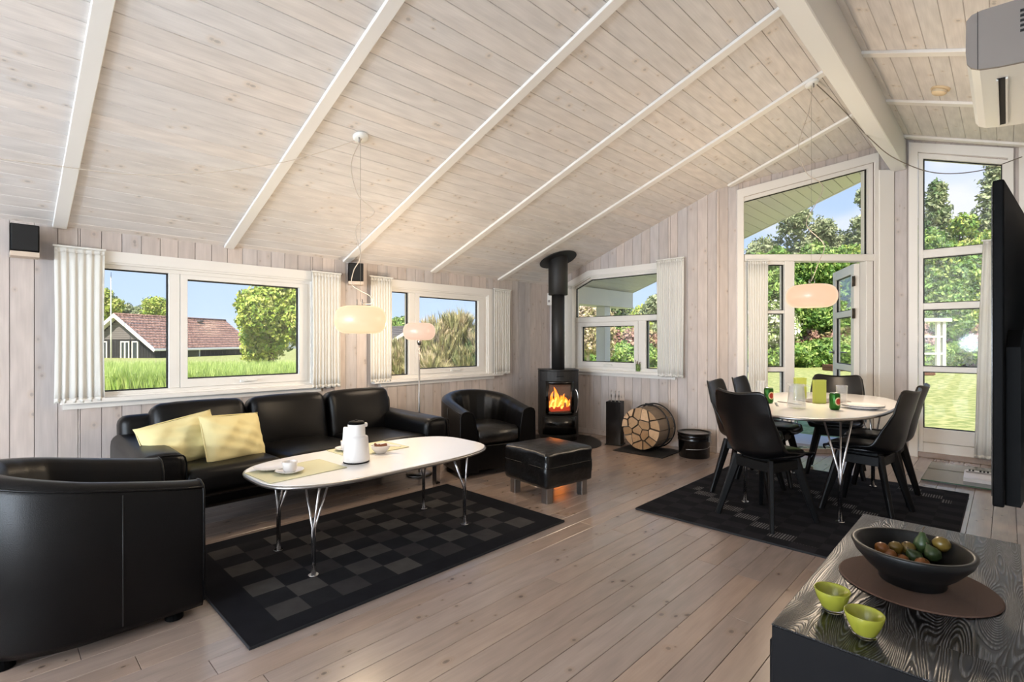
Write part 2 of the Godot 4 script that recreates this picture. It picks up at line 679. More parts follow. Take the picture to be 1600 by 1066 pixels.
func make_more_materials() -> void:
	M.rug_edge = mat(Color(0.10, 0.10, 0.11), 0.9)
	M.shade_warm = glow(Color(1.0, 0.88, 0.69), 0.92)
	M.shade_peach = glow(Color(1.0, 0.81, 0.66), 0.88)
	M.shade_rose = glow(Color(0.99, 0.82, 0.71), 0.86)
	M.cord = mat(Color(0.76, 0.71, 0.65), 0.6)
	M.cord_grey = mat(Color(0.45, 0.42, 0.38), 0.6)
	M.can_green = mat(Color(0.14, 0.36, 0.10), 0.28, 0.6)
	M.alu = mat(Color(0.80, 0.80, 0.80), 0.25, 1.0)
	M.label_red = mat(Color(0.62, 0.16, 0.10), 0.4)
	M.label_cream = mat(Color(0.80, 0.74, 0.55), 0.4)
	M.woven = bump(mat(Color(0.34, 0.25, 0.20), 0.9), noise_tex(0.4, 256, FastNoiseLite.TYPE_CELLULAR, 1, 8), 0.15, Vector3(11, 11, 11))
	var ash := ash_image(768, 1024)
	M.ash = tri(mat(Color.WHITE, 0.30, 0.0, 0.5), ash, Vector3(1.9, 1.9, 0.95), Vector3(0.3, 0.1, 0.6))
	M.ash.albedo_color = Color(0.42, 0.43, 0.45)  # grey of the grain stands in for window reflections on the black top
	bump(M.ash, ash, 0.10, Vector3.ONE)
	M.ash_side = mat(Color(0.05, 0.05, 0.06), 0.6, 0.0, 0.3)
	M.screen = mat(Color(0.012, 0.012, 0.014), 0.12)
	M.flue = mat(Color(0.075, 0.075, 0.078), 0.55)
	M.fire_glass = mat(Color(0.9, 0.85, 0.8, 0.05), 0.03)
	M.fire_glass.transparency = BaseMaterial3D.TRANSPARENCY_ALPHA
	M.fire_brick = mat(Color(0.20, 0.15, 0.12), 0.9)
	M.log_grey = bump(mat(Color(0.47, 0.41, 0.35), 0.9), noise_tex(0.1, 256, FastNoiseLite.TYPE_SIMPLEX_SMOOTH, 3, 14), 0.5, Vector3(6, 6, 6))
	M.floor_glass = mat(Color(0.16, 0.24, 0.20, 0.45), 0.02)
	M.floor_glass.transparency = BaseMaterial3D.TRANSPARENCY_ALPHA
	M.green_edge = mat(Color(0.16, 0.32, 0.22), 0.15)
	M.bright_plastic = mat(Color(0.78, 0.78, 0.80), 0.3)
	M.smoked = mat(Color(0.10, 0.09, 0.085), 0.12)
	M.lime_pale = mat(Color(0.45, 0.62, 0.25, 0.35), 0.04)
	M.lime_pale.transparency = BaseMaterial3D.TRANSPARENCY_ALPHA
	M.jug_glass = mat(Color(0.80, 0.83, 0.85, 0.22), 0.05)
	M.jug_glass.transparency = BaseMaterial3D.TRANSPARENCY_ALPHA
	M.tumbler = mat(Color(0.85, 0.88, 0.90, 0.10), 0.03)
	M.tumbler.transparency = BaseMaterial3D.TRANSPARENCY_ALPHA
	M.lime_vase = mat(Color(0.72, 0.76, 0.36), 0.3)
	M.lime_vase.backlight_enabled = true
	M.lime_vase.backlight = Color(0.5, 0.5, 0.3)
	M.tray = mat(Color(0.48, 0.44, 0.40), 0.4)
	M.black_bowl = mat(Color(0.05, 0.05, 0.052), 0.42)
	M.fruit_brown = mat(Color(0.50, 0.30, 0.13), 0.3)
	M.fruit_mix = mat(Color(0.42, 0.34, 0.14), 0.3)
	M.fruit_green = mat(Color(0.20, 0.27, 0.14), 0.35)
	M.cap_shade = mat(Color(0.52, 0.49, 0.47), 0.6)  # white plastic with the shade on the end cap put into the colour
	M.pale_wood = mat(Color(0.80, 0.73, 0.66), 0.6)


func sky_image() -> ImageTexture:
	var w := 1024
	var h := 512
	var n := FastNoiseLite.new()
	n.seed = 21
	n.frequency = 0.55
	n.fractal_octaves = 5
	var im := Image.create(w, h, false, Image.FORMAT_RGBF)
	for y in h:
		var el := (0.5 - (y + 0.5) / h) * PI
		for x in w:
			var az := (x + 0.5) / w * TAU
			var c: Color
			if el <= 0.0:
				c = Color(0.40, 0.46, 0.42)
			else:
				var k := clampf(el / 0.85, 0.0, 1.0)
				c = Color(0.54, 0.69, 0.92).lerp(Color(0.08, 0.25, 0.70), k)
				var d := Vector3(cos(az) * cos(el), sin(el), sin(az) * cos(el))
				var q := d / (d.y + 0.22)
				var cl := smoothstep(0.12, 0.50, n.get_noise_3d(q.x * 1.1, q.z * 1.1, 3.0) + 0.02)
				c = c.lerp(Color(0.84, 0.83, 0.85), cl * 0.85)
			im.set_pixel(x, y, c)
	return ImageTexture.create_from_image(im)


func set_view() -> void:
	var cam := Camera3D.new()
	cam.name = "camera"
	cam.fov = 67.47
	cam.near = 0.05
	cam.far = 400.0
	cam.position = Vector3(0, 1.2, 0)
	cam.rotation_degrees.y = 44.16
	cam.current = true
	add_child(cam)
	var env := Environment.new()
	env.background_mode = Environment.BG_SKY
	var sm := PanoramaSkyMaterial.new()
	sm.panorama = sky_image()
	var sky := Sky.new()
	sky.sky_material = sm
	env.sky = sky
	env.background_energy_multiplier = 1.25
	env.tonemap_mode = Environment.TONE_MAPPER_LINEAR
	env.tonemap_exposure = 1.05
	env.sdfgi_enabled = true
	env.ssao_enabled = true
	env.ssil_enabled = true
	var we := WorldEnvironment.new()
	we.name = "environment"
	we.environment = env
	add_child(we)
	var sun := DirectionalLight3D.new()
	sun.name = "sun"
	sun.light_energy = 3.0
	sun.light_color = Color(1.0, 0.96, 0.88)
	sun.light_angular_distance = 0.6
	sun.shadow_enabled = true
	sun.basis = Basis.looking_at(Vector3(-0.42, -0.80, -0.50), Vector3.UP)
	add_child(sun)


func roof_y(x: float) -> float:
	return EAVE + SLOPE * (minf(x, 2.0 * RIDGE_X - x) - WALL_X)


# polygons of a wall between s0 and s1 that are not openings; an opening is [s0, s1, y0, top at s0, top at s1]
func wall_pieces(a: float, b: float, y0: float, top: Callable, openings: Array) -> Array:
	var cuts := [a, b]
	for o in openings:
		for e in [o[0], o[1]]:
			if e > a + 0.002 and e < b - 0.002:
				cuts.append(e)
	cuts.sort()
	var out := []
	for i in cuts.size() - 1:
		var p: float = cuts[i]
		var q: float = cuts[i + 1]
		if q - p < 0.002:
			continue
		var m := (p + q) / 2
		var lo := [y0, y0]
		var inside := openings.filter(func(o): return o[0] < m and o[1] > m)
		inside.sort_custom(func(c, d): return c[2] < d[2])
		for o in inside:
			if o[2] > lo[0] + 0.005:
				out.append([p, q, lo[0], lo[1], o[2], o[2]])
			lo = [lerpf(o[3], o[4], (p - o[0]) / (o[1] - o[0])), lerpf(o[3], o[4], (q - o[0]) / (o[1] - o[0]))]
		if top.call(m) > (lo[0] + lo[1]) / 2 + 0.005:
			out.append([p, q, lo[0], lo[1], top.call(p), top.call(q)])
	return out


func panelled_wall(called: String, xf: Transform3D, s0: float, s1: float, top: Callable, openings: Array, first := 0.0, thick := 0.14, breaks := []) -> MeshInstance3D:
	var core := MB.new()
	var edges := [s0, s1]
	edges.append_array(breaks)
	edges.sort()
	for i in edges.size() - 1:
		for w in wall_pieces(edges[i], edges[i + 1], -0.3, top, openings):
			core.add(prism(PackedVector2Array([Vector2(w[0], w[2]), Vector2(w[1], w[3]), Vector2(w[1], w[5]), Vector2(w[0], w[4])]), -thick, -0.016), false)
	var o := struct_mesh(called, core, M.core, xf)
	var a := s0 - first
	while a < s1 - 0.004:
		var b := minf(a + 0.1155, s1)
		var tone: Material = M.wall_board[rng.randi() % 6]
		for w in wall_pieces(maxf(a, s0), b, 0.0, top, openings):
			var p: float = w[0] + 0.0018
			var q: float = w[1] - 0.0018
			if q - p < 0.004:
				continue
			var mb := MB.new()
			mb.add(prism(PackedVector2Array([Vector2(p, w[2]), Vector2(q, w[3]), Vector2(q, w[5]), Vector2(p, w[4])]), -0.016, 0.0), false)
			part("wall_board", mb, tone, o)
		a = b
	return o


func rect(x0: float, x1: float, y0: float, y1: float) -> Array:
	return [Vector2(x0, y0), Vector2(x1, y0), Vector2(x1, y1), Vector2(x0, y1)]


func ring_prism(outer: Array, inner: Array, z0: float, z1: float) -> MB:
	var mb := MB.new()
	for i in outer.size():
		var j := (i + 1) % outer.size()
		if outer[i].distance_to(inner[i]) < 1e-5 and outer[j].distance_to(inner[j]) < 1e-5:
			continue
		mb.add(prism(PackedVector2Array([outer[i], outer[j], inner[j], inner[i]]), z0, z1), false)
	return mb


func inset(poly: Array, d: float) -> Array:
	return Array(Geometry2D.offset_polygon(PackedVector2Array(poly), -d, Geometry2D.JOIN_MITER)[0])


# inset that keeps the vertex order of poly (convex, counter-clockwise)
func inset_ordered(poly: Array, d: float) -> Array:
	var n := poly.size()
	var out := []
	for i in n:
		var p: Vector2 = poly[(i - 1 + n) % n]
		var c: Vector2 = poly[i]
		var q: Vector2 = poly[(i + 1) % n]
		var d0 := (c - p).normalized()
		var d1 := (q - c).normalized()
		var n0 := Vector2(-d0.y, d0.x)
		var n1 := Vector2(-d1.y, d1.x)
		var x = Geometry2D.line_intersects_line(p + n0 * d, d0, c + n1 * d, d1)
		out.append(x if x != null else c + n0 * d)
	return out


func pane(parent: Node, poly: Array, z: float) -> void:
	var mb := MB.new()
	mb.add(prism(PackedVector2Array(poly), z - 0.003, z + 0.003), false)
	part("pane", mb, M.glass, parent)
	part("gasket", ring_prism(poly, inset_ordered(poly, 0.009), z - 0.010, z + 0.010), M.gasket, parent)


func sash(parent: Node, called: String, outer: Array, glass: Array, z0: float, z1: float) -> MeshInstance3D:
	var o := part(called, ring_prism(outer, glass, z0, z1), M.paint, parent)
	pane(o, glass, (z0 + z1) / 2 - 0.012)
	return o


func window_handle(parent: Node, x: float, y: float, z: float) -> void:
	var mb := MB.new()
	mb.add(cham(Vector3(0.055, 0.022, 0.012), 0.004), false, tf(Vector3(x, y, z + 0.006)))
	mb.add(rbx(Vector3(0.12, 0.014, 0.012), 0.005, 1), true, tf(Vector3(x + 0.045, y + 0.002, z + 0.022)))
	part("handle", mb, M.white_plastic, parent)


func build_walls() -> void:
	# long window wall: local x runs along -z
	var wl := Transform3D(Basis(Vector3(0, 0, -1), Vector3.UP, Vector3(1, 0, 0)), Vector3(WALL_X, 0, 0))
	panelled_wall("wall_left", wl, -FRONT_Z, 5.62, func(_s): return EAVE + 0.02, [[0.44, 2.09, 0.80, 1.76, 1.76], [2.86, 4.29, 0.80, 1.76, 1.76]], 0.018)
	var wb := Transform3D(Basis.IDENTITY, Vector3(0, 0, BACK_Z))
	panelled_wall("wall_back", wb, WALL_X - 0.14, P1.x, func(s): return roof_y(s) + 0.02, [[-4.19, -3.90, 0.83, 1.90, 2.02], [-3.90, -2.78, 0.83, 2.04, 2.04]], 0.05)
	var d := (P2 - P1).normalized()
	var wa := Transform3D(Basis(d, Vector3.UP, Vector3(-d.z, 0, d.x)), P1)
	var len_a := P1.distance_to(P2)
	panelled_wall("wall_angled", wa, 0.0, len_a, func(s): return roof_y(P1.x + d.x * s) + 0.02, [[0.27, 1.67, 0.0, 2.74, 3.11]], 0.0)
	var we := Transform3D(Basis.IDENTITY, Vector3(0, 0, END_Z))
	panelled_wall("wall_end", we, P2.x, 0.30, func(s): return roof_y(s) + 0.02, [[-0.70, 0.0, 0.0, 3.17, 2.92]], 0.0, 0.14, [RIDGE_X])
	var wr := Transform3D(Basis(Vector3(0, 0, 1), Vector3.UP, Vector3(-1, 0, 0)), Vector3(RIGHT_X, 0, 0))
	var mr := MB.new()
	bar(mr, END_Z - 0.1, FRONT_Z + 0.1, -0.3, 3.2, -0.14, 0.0, 0.0)
	struct_mesh("wall_right", mr, M.plaster, wr)
	var mf := MB.new()
	mf.add(prism(PackedVector2Array([Vector2(WALL_X - 0.14, -0.3), Vector2(0.26, -0.3), Vector2(0.26, roof_y(0.26) + 0.05), Vector2(RIDGE_X, roof_y(RIDGE_X) + 0.05), Vector2(WALL_X - 0.14, EAVE + 0.02)]), FRONT_Z, FRONT_Z + 0.14), false)
	struct_mesh("wall_front", mf, M.plaster)

	# baseboards
	struct_mesh("baseboard_left", one_bar(-FRONT_Z, 5.47, 0.0, 0.06, 0.0, 0.012), M.wall_board[2], wl)
	struct_mesh("baseboard_back", one_bar(WALL_X, P1.x, 0.0, 0.06, 0.0, 0.012), M.wall_board[3], wb)
	struct_mesh("baseboard_angled", one_bar(0.0, 0.23, 0.0, 0.06, 0.0, 0.012), M.wall_board[3], wa)
	struct_mesh("baseboard_end", one_bar(P2.x, -0.745, 0.0, 0.06, 0.0, 0.012), M.wall_board[3], we)

	window_left_1(wl)
	window_left_2(wl)
	window_back(wb)
	door_unit(wa, len_a)
	end_unit(we)

	# slim mouldings where walls meet
	struct_mesh("trim_1", one_bar(-0.012, 0.012, 0.0, 2.80, 0.0, 0.014, 0.003), M.wall_board[5], wa)
	struct_mesh("trim_2", one_bar(0.072, 0.118, 0.0, 3.04, 0.0, 0.05, 0.004), M.paint, we)


func casing(parent: Node, outer: Array, inner: Array) -> void:
	for i in outer.size():
		var j := (i + 1) % outer.size()
		if outer[i].distance_to(inner[i]) < 1e-4 and outer[j].distance_to(inner[j]) < 1e-4:
			continue
		var mb := MB.new()
		mb.add(prism(PackedVector2Array([outer[i], outer[j], inner[j], inner[i]]), 0.0, 0.018), false)
		part("casing", mb, M.paint, parent)
	# the reveal between wall face and frame
	part("reveal", ring_prism(inset_ordered(inner, -0.002), inset_ordered(inner, 0.014), -0.13, 0.004), M.paint, parent)


func window_left_1(xf: Transform3D) -> void:
	var w := struct_node("window_1", xf)
	casing(w, rect(0.36, 2.16, 0.735, 1.838), rect(0.44, 2.09, 0.80, 1.76))
	var f := part("frame", ring_prism(rect(0.45, 2.08, 0.81, 1.75), rect(0.475, 2.045, 0.838, 1.718), -0.10, -0.02), M.paint, w)
	bar_part("mullion", 0.972, 1.045, 0.838, 1.718, -0.10, -0.012, f)
	pane(w, rect(0.475, 0.972, 0.838, 1.718), -0.05)
	var s := sash(w, "opening_sash", rect(1.047, 2.043, 0.840, 1.716), rect(1.095, 1.972, 0.903, 1.682), -0.075, -0.008)
	window_handle(s, 1.50, 0.868, -0.008)
	bar_part("sill", 0.345, 2.06, 0.772, 0.803, -0.09, 0.065, w)


func bar_part(called: String, x0: float, x1: float, y0: float, y1: float, z0: float, z1: float, parent: Node, m: Material = null, b := 0.004) -> MeshInstance3D:
	return part(called, one_bar(x0, x1, y0, y1, z0, z1, b), m if m else M.paint, parent)


func window_left_2(xf: Transform3D) -> void:
	var w := struct_node("window_2", xf)
	casing(w, rect(2.79, 4.385, 0.735, 1.838), rect(2.86, 4.29, 0.80, 1.76))
	var f := part("frame", ring_prism(rect(2.87, 4.28, 0.81, 1.75), rect(2.90, 4.245, 0.838, 1.718), -0.10, -0.02), M.paint, w)
	bar_part("mullion", 3.15, 3.226, 0.838, 1.718, -0.10, -0.012, f)
	pane(w, rect(2.90, 3.15, 0.838, 1.718), -0.05)
	var s := sash(w, "opening_sash", rect(3.228, 4.243, 0.840, 1.716), rect(3.282, 4.15, 0.893, 1.688), -0.075, -0.008)
	window_handle(s, 3.74, 0.866, -0.008)
	bar_part("sill", 2.69, 4.50, 0.772, 0.803, -0.09, 0.065, w)


func window_back(xf: Transform3D) -> void:
	var w := struct_node("window_3", xf)
	var inner := [Vector2(-4.19, 0.83), Vector2(-2.78, 0.83), Vector2(-2.78, 2.04), Vector2(-3.90, 2.04), Vector2(-4.19, 1.92)]
	var outer := [Vector2(-4.26, 0.76), Vector2(-2.71, 0.76), Vector2(-2.71, 2.115), Vector2(-3.92, 2.115), Vector2(-4.26, 1.985)]
	casing(w, outer, inner)
	var fo := inset_ordered(inner, 0.006)
	var fi := inset_ordered(inner, 0.040)
	var f := part("frame", ring_prism(fo, fi, -0.10, -0.02), M.paint, w)
	bar_part("mullion", -4.15, -2.82, 1.442, 1.512, -0.10, -0.010, f)
	bar_part("mullion", -3.20, -3.10, 0.87, 1.442, -0.10, -0.010, f)
	pane(w, [Vector2(-4.15, 1.512), Vector2(-2.82, 1.512), Vector2(-2.82, 2.0), Vector2(-3.90, 2.0), Vector2(-4.15, 1.895)], -0.05)
	pane(w, rect(-3.10, -2.82, 0.87, 1.442), -0.05)
	var s := sash(w, "opening_sash", rect(-4.148, -3.202, 0.872, 1.440), rect(-4.045, -3.255, 0.932, 1.388), -0.075, -0.006)
	window_handle(s, -3.66, 0.898, -0.006)
	bar_part("sill", -4.27, -2.73, 0.797, 0.833, -0.09, 0.06, w)


func door_unit(xf: Transform3D, len_a: float) -> void:
	var w := struct_node("window_4", xf)
	var ty := func(s): return 2.703 + 0.264 * (s - 0.29)
	var outer := [Vector2(0.205, 0.0), Vector2(1.70, 0.0), Vector2(1.70, ty.call(1.70) + 0.135), Vector2(0.205, ty.call(0.205) + 0.135)]
	var inner := [Vector2(0.27, 0.0), Vector2(1.66, 0.0), Vector2(1.66, ty.call(1.66) + 0.045), Vector2(0.27, ty.call(0.27) + 0.045)]
	for i in [1, 2, 3]:
		var j: int = (i + 1) % 4
		var mb := MB.new()
		mb.add(prism(PackedVector2Array([outer[i], outer[j], inner[j], inner[i]]), 0.0, 0.02), false)
		part("casing", mb, M.paint, w)
	var fm := MB.new()
	fm.add(ring_prism(inner, [Vector2(0.288, 0.05), Vector2(1.608, 0.05), Vector2(1.608, ty.call(1.608)), Vector2(0.288, ty.call(0.288))], -0.13, -0.012).v, false, Transform3D.IDENTITY, false)
	var f := part("frame", fm, M.paint, w)
	pane(w, [Vector2(0.288, 2.128), Vector2(1.608, 2.128), Vector2(1.608, ty.call(1.608)), Vector2(0.288, ty.call(0.288))], -0.05)
	bar_part("mullion", 0.288, 1.66, 2.056, 2.128, -0.12, 0.012, f)
	# side light with three panes over a panel
	bar_part("mullion", 0.720, 0.824, 0.0, 2.056, -0.12, -0.004, f)
	bar_part("mullion", 0.288, 0.330, 0.05, 2.056, -0.10, -0.012, f)
	for y in [[1.495, 1.529], [0.870, 0.919], [0.27, 0.33], [2.022, 2.056]]:
		bar_part("glazing_bar", 0.33, 0.72, y[0], y[1], -0.085, -0.014, f)
	pane(w, rect(0.33, 0.72, 1.529, 2.022), -0.05)
	pane(w, rect(0.33, 0.72, 0.919, 1.495), -0.05)
	pane(w, rect(0.33, 0.72, 0.33, 0.870), -0.05)
	bar_part("bottom_panel", 0.33, 0.72, 0.05, 0.27, -0.075, -0.03, f)
	bar_part("threshold", 0.27, 1.66, 0.0, 0.05, -0.13, 0.02, w, M.plank[1])
	bar_part("jamb", 1.585, 1.64, 0.05, 2.056, -0.12, -0.008, f)
	# the broad painted post beside the door
	bar_part("post", 1.70, len_a - 0.012, 0.0, 3.02, 0.0, 0.03, w)

	# the open door leaf, hinged at its right edge and swung out
	var hinge := xf * Vector3(1.545, 0, -0.10)
	var far := Vector3(-1.449, 0, -7.166)
	var ax := (far - hinge)
	ax.y = 0
	ax = ax.normalized()
	var dl := struct_node("door_1", Transform3D(Basis(ax, Vector3.UP, ax.cross(Vector3.UP)), Vector3(hinge.x, 0, hinge.z)))
	var leaf := MB.new()
	bar(leaf, 0.0, 0.105, 0.06, 2.045, -0.028, 0.028)
	bar(leaf, 0.735, 0.84, 0.06, 2.045, -0.028, 0.028)
	for y in [[0.06, 0.30], [0.86, 0.93], [1.475, 1.545], [1.94, 2.045]]:
		bar(leaf, 0.105, 0.735, y[0], y[1], -0.026, 0.026)
	part("leaf", leaf, M.paint, dl)
	for y in [[0.30, 0.86], [0.93, 1.475], [1.545, 1.94]]:
		pane(dl, rect(0.105, 0.735, y[0], y[1]), 0.0)
	for y in [0.35, 1.50, 1.85]:
		var hm := MB.new()
		bar(hm, -0.055, 0.03, y - 0.055, y + 0.055, -0.036, -0.029, 0.002)
		hm.add(cyl(0.010, y - 0.055, y + 0.055, 10), true, tf(Vector3(-0.012, 0, -0.038)))
		part("hinge", hm, M.steel_dark, dl)
	for sd in [-1.0, 1.0]:
		var kn := MB.new()
		kn.add(cyl(0.024, 0.0, 0.008, 14), true, tf(Vector3(0.79, 1.06, 0.028 * sd), Basis(Vector3.RIGHT, PI / 2 * sd)))
		kn.add(tube([Vector3(0.79, 1.06, 0.03 * sd), Vector3(0.79, 1.06, 0.07 * sd), Vector3(0.78, 1.06, 0.078 * sd), Vector3(0.68, 1.06, 0.078 * sd)], 0.009, 8), true)
		part("door_handle", kn, M.steel, dl)


func end_unit(xf: Transform3D) -> void:
	var w := struct_node("door_2", xf)
	var ty := func(x): return 3.093 - 0.343 * (x + 0.632)
	var outer := [Vector2(-0.745, 0.0), Vector2(0.036, 0.0), Vector2(0.036, ty.call(0.036) + 0.15), Vector2(-0.745, ty.call(-0.745) + 0.15)]
	var inner := [Vector2(-0.672, 0.0), Vector2(0.0, 0.0), Vector2(0.0, ty.call(0.0) + 0.055), Vector2(-0.672, ty.call(-0.672) + 0.055)]
	for i in [1, 2, 3]:
		var j: int = (i + 1) % 4
		var mb := MB.new()
		mb.add(prism(PackedVector2Array([outer[i], outer[j], inner[j], inner[i]]), 0.0, 0.02), false)
		part("casing", mb, M.paint, w)
	var glass_top := [Vector2(-0.632, 2.142), Vector2(-0.040, 2.142), Vector2(-0.040, ty.call(-0.04)), Vector2(-0.632, ty.call(-0.632))]
	var fm := MB.new()
	fm.add(ring_prism(inner, [Vector2(-0.632, 0.06), Vector2(-0.04, 0.06), Vector2(-0.04, ty.call(-0.04)), Vector2(-0.632, ty.call(-0.632))], -0.12, -0.012).v, false, Transform3D.IDENTITY, false)
	var f := part("frame", fm, M.paint, w)
	pane(w, glass_top, -0.05)
	for y in [[2.058, 2.142], [1.524, 1.590], [0.883, 0.938]]:
		bar_part("glazing_bar", -0.632, -0.04, y[0], y[1], -0.10, -0.008, f)
	pane(w, rect(-0.632, -0.04, 1.590, 2.058), -0.05)
	pane(w, rect(-0.632, -0.04, 0.938, 1.524), -0.05)
	pane(w, rect(-0.632, -0.04, 0.300, 0.883), -0.05)
	bar_part("bottom_rail", -0.632, -0.04, 0.156, 0.300, -0.10, -0.012, f)
	bar_part("kick_board", -0.632, -0.04, 0.055, 0.152, -0.10, -0.016, f)
	bar_part("threshold", -0.672, 0.0, 0.0, 0.055, -0.12, 0.012, w, M.plank[1])


func build_floor() -> void:
	var fm := MB.new()
	bar(fm, WALL_X, RIGHT_X, -0.30, -0.018, END_Z, FRONT_Z, 0.0)
	bar(fm, WALL_X, RIGHT_X, -0.02, 0.0, 0.35, FRONT_Z, 0.0)
	var f := struct_mesh("floor", fm, M.core)
	var row := 0
	var x := WALL_X
	while x < RIGHT_X - 0.01:
		var x1 := minf(x + 0.1155, RIGHT_X)
		var z = 0.35 + [0.0, -1.1, -0.45, -1.7, -0.8][row % 5] * 0.6 - rng.randf() * 0.5
		var ends := [0.35]
		while z > END_Z + 0.4:
			ends.append(z)
			z -= rng.randf_range(1.9, 3.1)
		ends.append(END_Z - 0.05)
		var stop := BACK_Z - 0.02 if x1 < P1.x else (END_Z - 0.05 if x > P2.x else lerpf(P1.z, P2.z, (x1 - P1.x) / (P2.x - P1.x)) - 0.06)
		for i in ends.size() - 1:
			var z0: float = maxf(ends[i + 1], stop)
			if ends[i] - z0 < 0.02:
				continue
			part("plank", one_bar(x + 0.0009, x1 - 0.0009, -0.018, 0.0, z0 + 0.0009, ends[i] - 0.0009, 0.0012), M.plank[rng.randi() % 6], f)
		x = x1
		row += 1


func build_ceiling() -> void:
	var slabs := MB.new()
	var xr := 1.4
	slabs.add(prism(PackedVector2Array([Vector2(-5.05, roof_y(-5.05) + 0.024), Vector2(RIDGE_X, roof_y(RIDGE_X) + 0.024), Vector2(RIDGE_X, roof_y(RIDGE_X) + 0.22), Vector2(-5.05, roof_y(-5.05) + 0.20)]), -7.52, FRONT_Z + 0.4), false)
	slabs.add(prism(PackedVector2Array([Vector2(RIDGE_X, roof_y(RIDGE_X) + 0.024), Vector2(xr, roof_y(xr) + 0.024), Vector2(xr, roof_y(xr) + 0.20), Vector2(RIDGE_X, roof_y(RIDGE_X) + 0.22)]), -7.52, FRONT_Z + 0.4), false)
	var c := struct_mesh("ceiling", slabs, M.core)
	var ang := atan(SLOPE)
	var w := 0.1157
	for side in [-1.0, 1.0]:
		var n := 35 if side < 0 else 9
		for k in n:
			# distance down the slope from the ridge
			var mid := (k + 0.5) * w
			var x: float = RIDGE_X + side * mid * cos(ang)
			var stop := BACK_Z
			if x > P1.x:
				stop = END_Z if x > P2.x else lerpf(P1.z, P2.z, (x - P1.x) / (P2.x - P1.x))
			var b := Basis(Vector3(0, 0, 1), -side * ang)
			var at := Vector3(x, roof_y(x) + 0.0105, 0)
			var ends := [FRONT_Z, stop]
			var brk := [0.69, -0.345, -1.38, -2.415, -3.45, -4.485]
			ends.append(brk[rng.randi_range(0, 2)])
			ends.append(brk[rng.randi_range(3, 5)])
			ends.sort()
			for i in 3:
				var z0: float = ends[i] - (0.03 if i == 0 else 0.0)
				var z1: float = ends[i + 1]
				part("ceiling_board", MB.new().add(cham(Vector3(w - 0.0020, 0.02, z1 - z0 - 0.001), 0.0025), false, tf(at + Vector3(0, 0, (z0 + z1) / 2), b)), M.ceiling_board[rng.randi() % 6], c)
			# boarded soffit of the overhang outside
			var s1 := stop - 0.14
			if s1 - -7.5 > 0.05:
				part("soffit_board", MB.new().add(cham(Vector3(w - 0.006, 0.02, s1 + 7.5), 0.002), false, tf(at + Vector3(0, 0, (s1 - 7.5) / 2), b)), M.soffit[rng.randi() % 3], c)
	# flat rafters on the underside
	for z in [5.86, 4.82, 3.79, 2.76, 1.72, 0.69, -0.345, -1.385, -2.42, -3.455, -4.49, -5.53, -6.60]:
		var x0 := WALL_X
		if z < BACK_Z:
			x0 = lerpf(P1.x, P2.x, (z - P1.z) / (P2.z - P1.z)) + 0.03
		rafter(c, x0, RIDGE_X - 0.06, z, ang)
		rafter(c, RIDGE_X + 0.06, RIGHT_X, z, -ang)
	part("ridge_beam", one_bar(-0.894, -0.768, 3.005, 3.36, END_Z + 0.004, FRONT_Z, 0.006), M.paint_cool, c)
	# barge board and eaves beam outside
	var vb := MB.new()
	for side in [-1.0, 1.0]:
		var x1: float = -5.05 if side < 0 else xr
		vb.add(prism(PackedVector2Array([Vector2(RIDGE_X, roof_y(RIDGE_X) - 0.0), Vector2(x1, roof_y(x1) - 0.0), Vector2(x1, roof_y(x1) + 0.24), Vector2(RIDGE_X, roof_y(RIDGE_X) + 0.26)]), -7.56, -7.52), false)
	part("barge_board", vb, M.paint, c)
	part("eaves_beam", one_bar(-4.72, -4.44, 1.74, 1.995, -7.44, -5.62, 0.005), M.paint, c)


func rafter(parent: Node, x0: float, x1: float, z: float, ang: float) -> void:
	var xm := (x0 + x1) / 2
	var ln := absf(x1 - x0) / cos(ang)
	var b := Basis(Vector3(0, 0, 1), ang)
	var at := Vector3(xm, roof_y(xm), z) - b.y * 0.011
	part("rafter", MB.new().add(cham(Vector3(ln, 0.022, 0.074), 0.003), false, tf(at, b)), M.paint, parent)


# ---------- lounge ----------
func build_rugs() -> void:
	var r1 := rug_image(1.235, 1.95, func(x, z):
		var i := floori((1.235 - 0.12 - x) / 0.1415)
		var j := floori((1.95 - 0.15 - z) / 0.150)
		if i < 0 or i > 6 or j < 0 or j > 10 or (i + j) % 2 != 0:
			return 0.12 if i >= 0 and i <= 6 and j >= 0 and j <= 10 else 0.0
		return 0.75 + 0.25 * sin(i * 3.7 + j * 5.1),
		Color(0.115, 0.115, 0.13), Color(0.305, 0.295, 0.285))
	var m1 := mat(Color.WHITE, 0.95, 0.0, 0.2)
	m1.albedo_texture = r1
	rug("woven_rug", -3.345, -2.11, -2.665, -0.715, m1, "dark checkered woven rug under the white coffee table", "rug")
	var r2 := rug_image(1.68, 2.095, func(x, z):
		var i := floori(x / 0.14)
		var j := floori(z / 0.105)
		if (i * 7 + j * 3) % 5 == 1 and (i + j) % 2 == 0 and x < 1.6 and x > 0.08 and z > 0.1 and z < 2.0:
			return 0.85 if fposmod(x / 0.0155, 1.0) < 0.42 else 0.12
		return 0.10 if (i + j) % 2 == 0 else 0.0,
		Color(0.13, 0.13, 0.145), Color(0.55, 0.54, 0.53))
	var m2 := mat(Color.WHITE, 0.95, 0.0, 0.2)
	m2.albedo_texture = r2
	rug("woven_rug", -1.90, -0.22, -5.32, -3.225, m2, "charcoal woven rug with striped patches under the dining table", "rug")


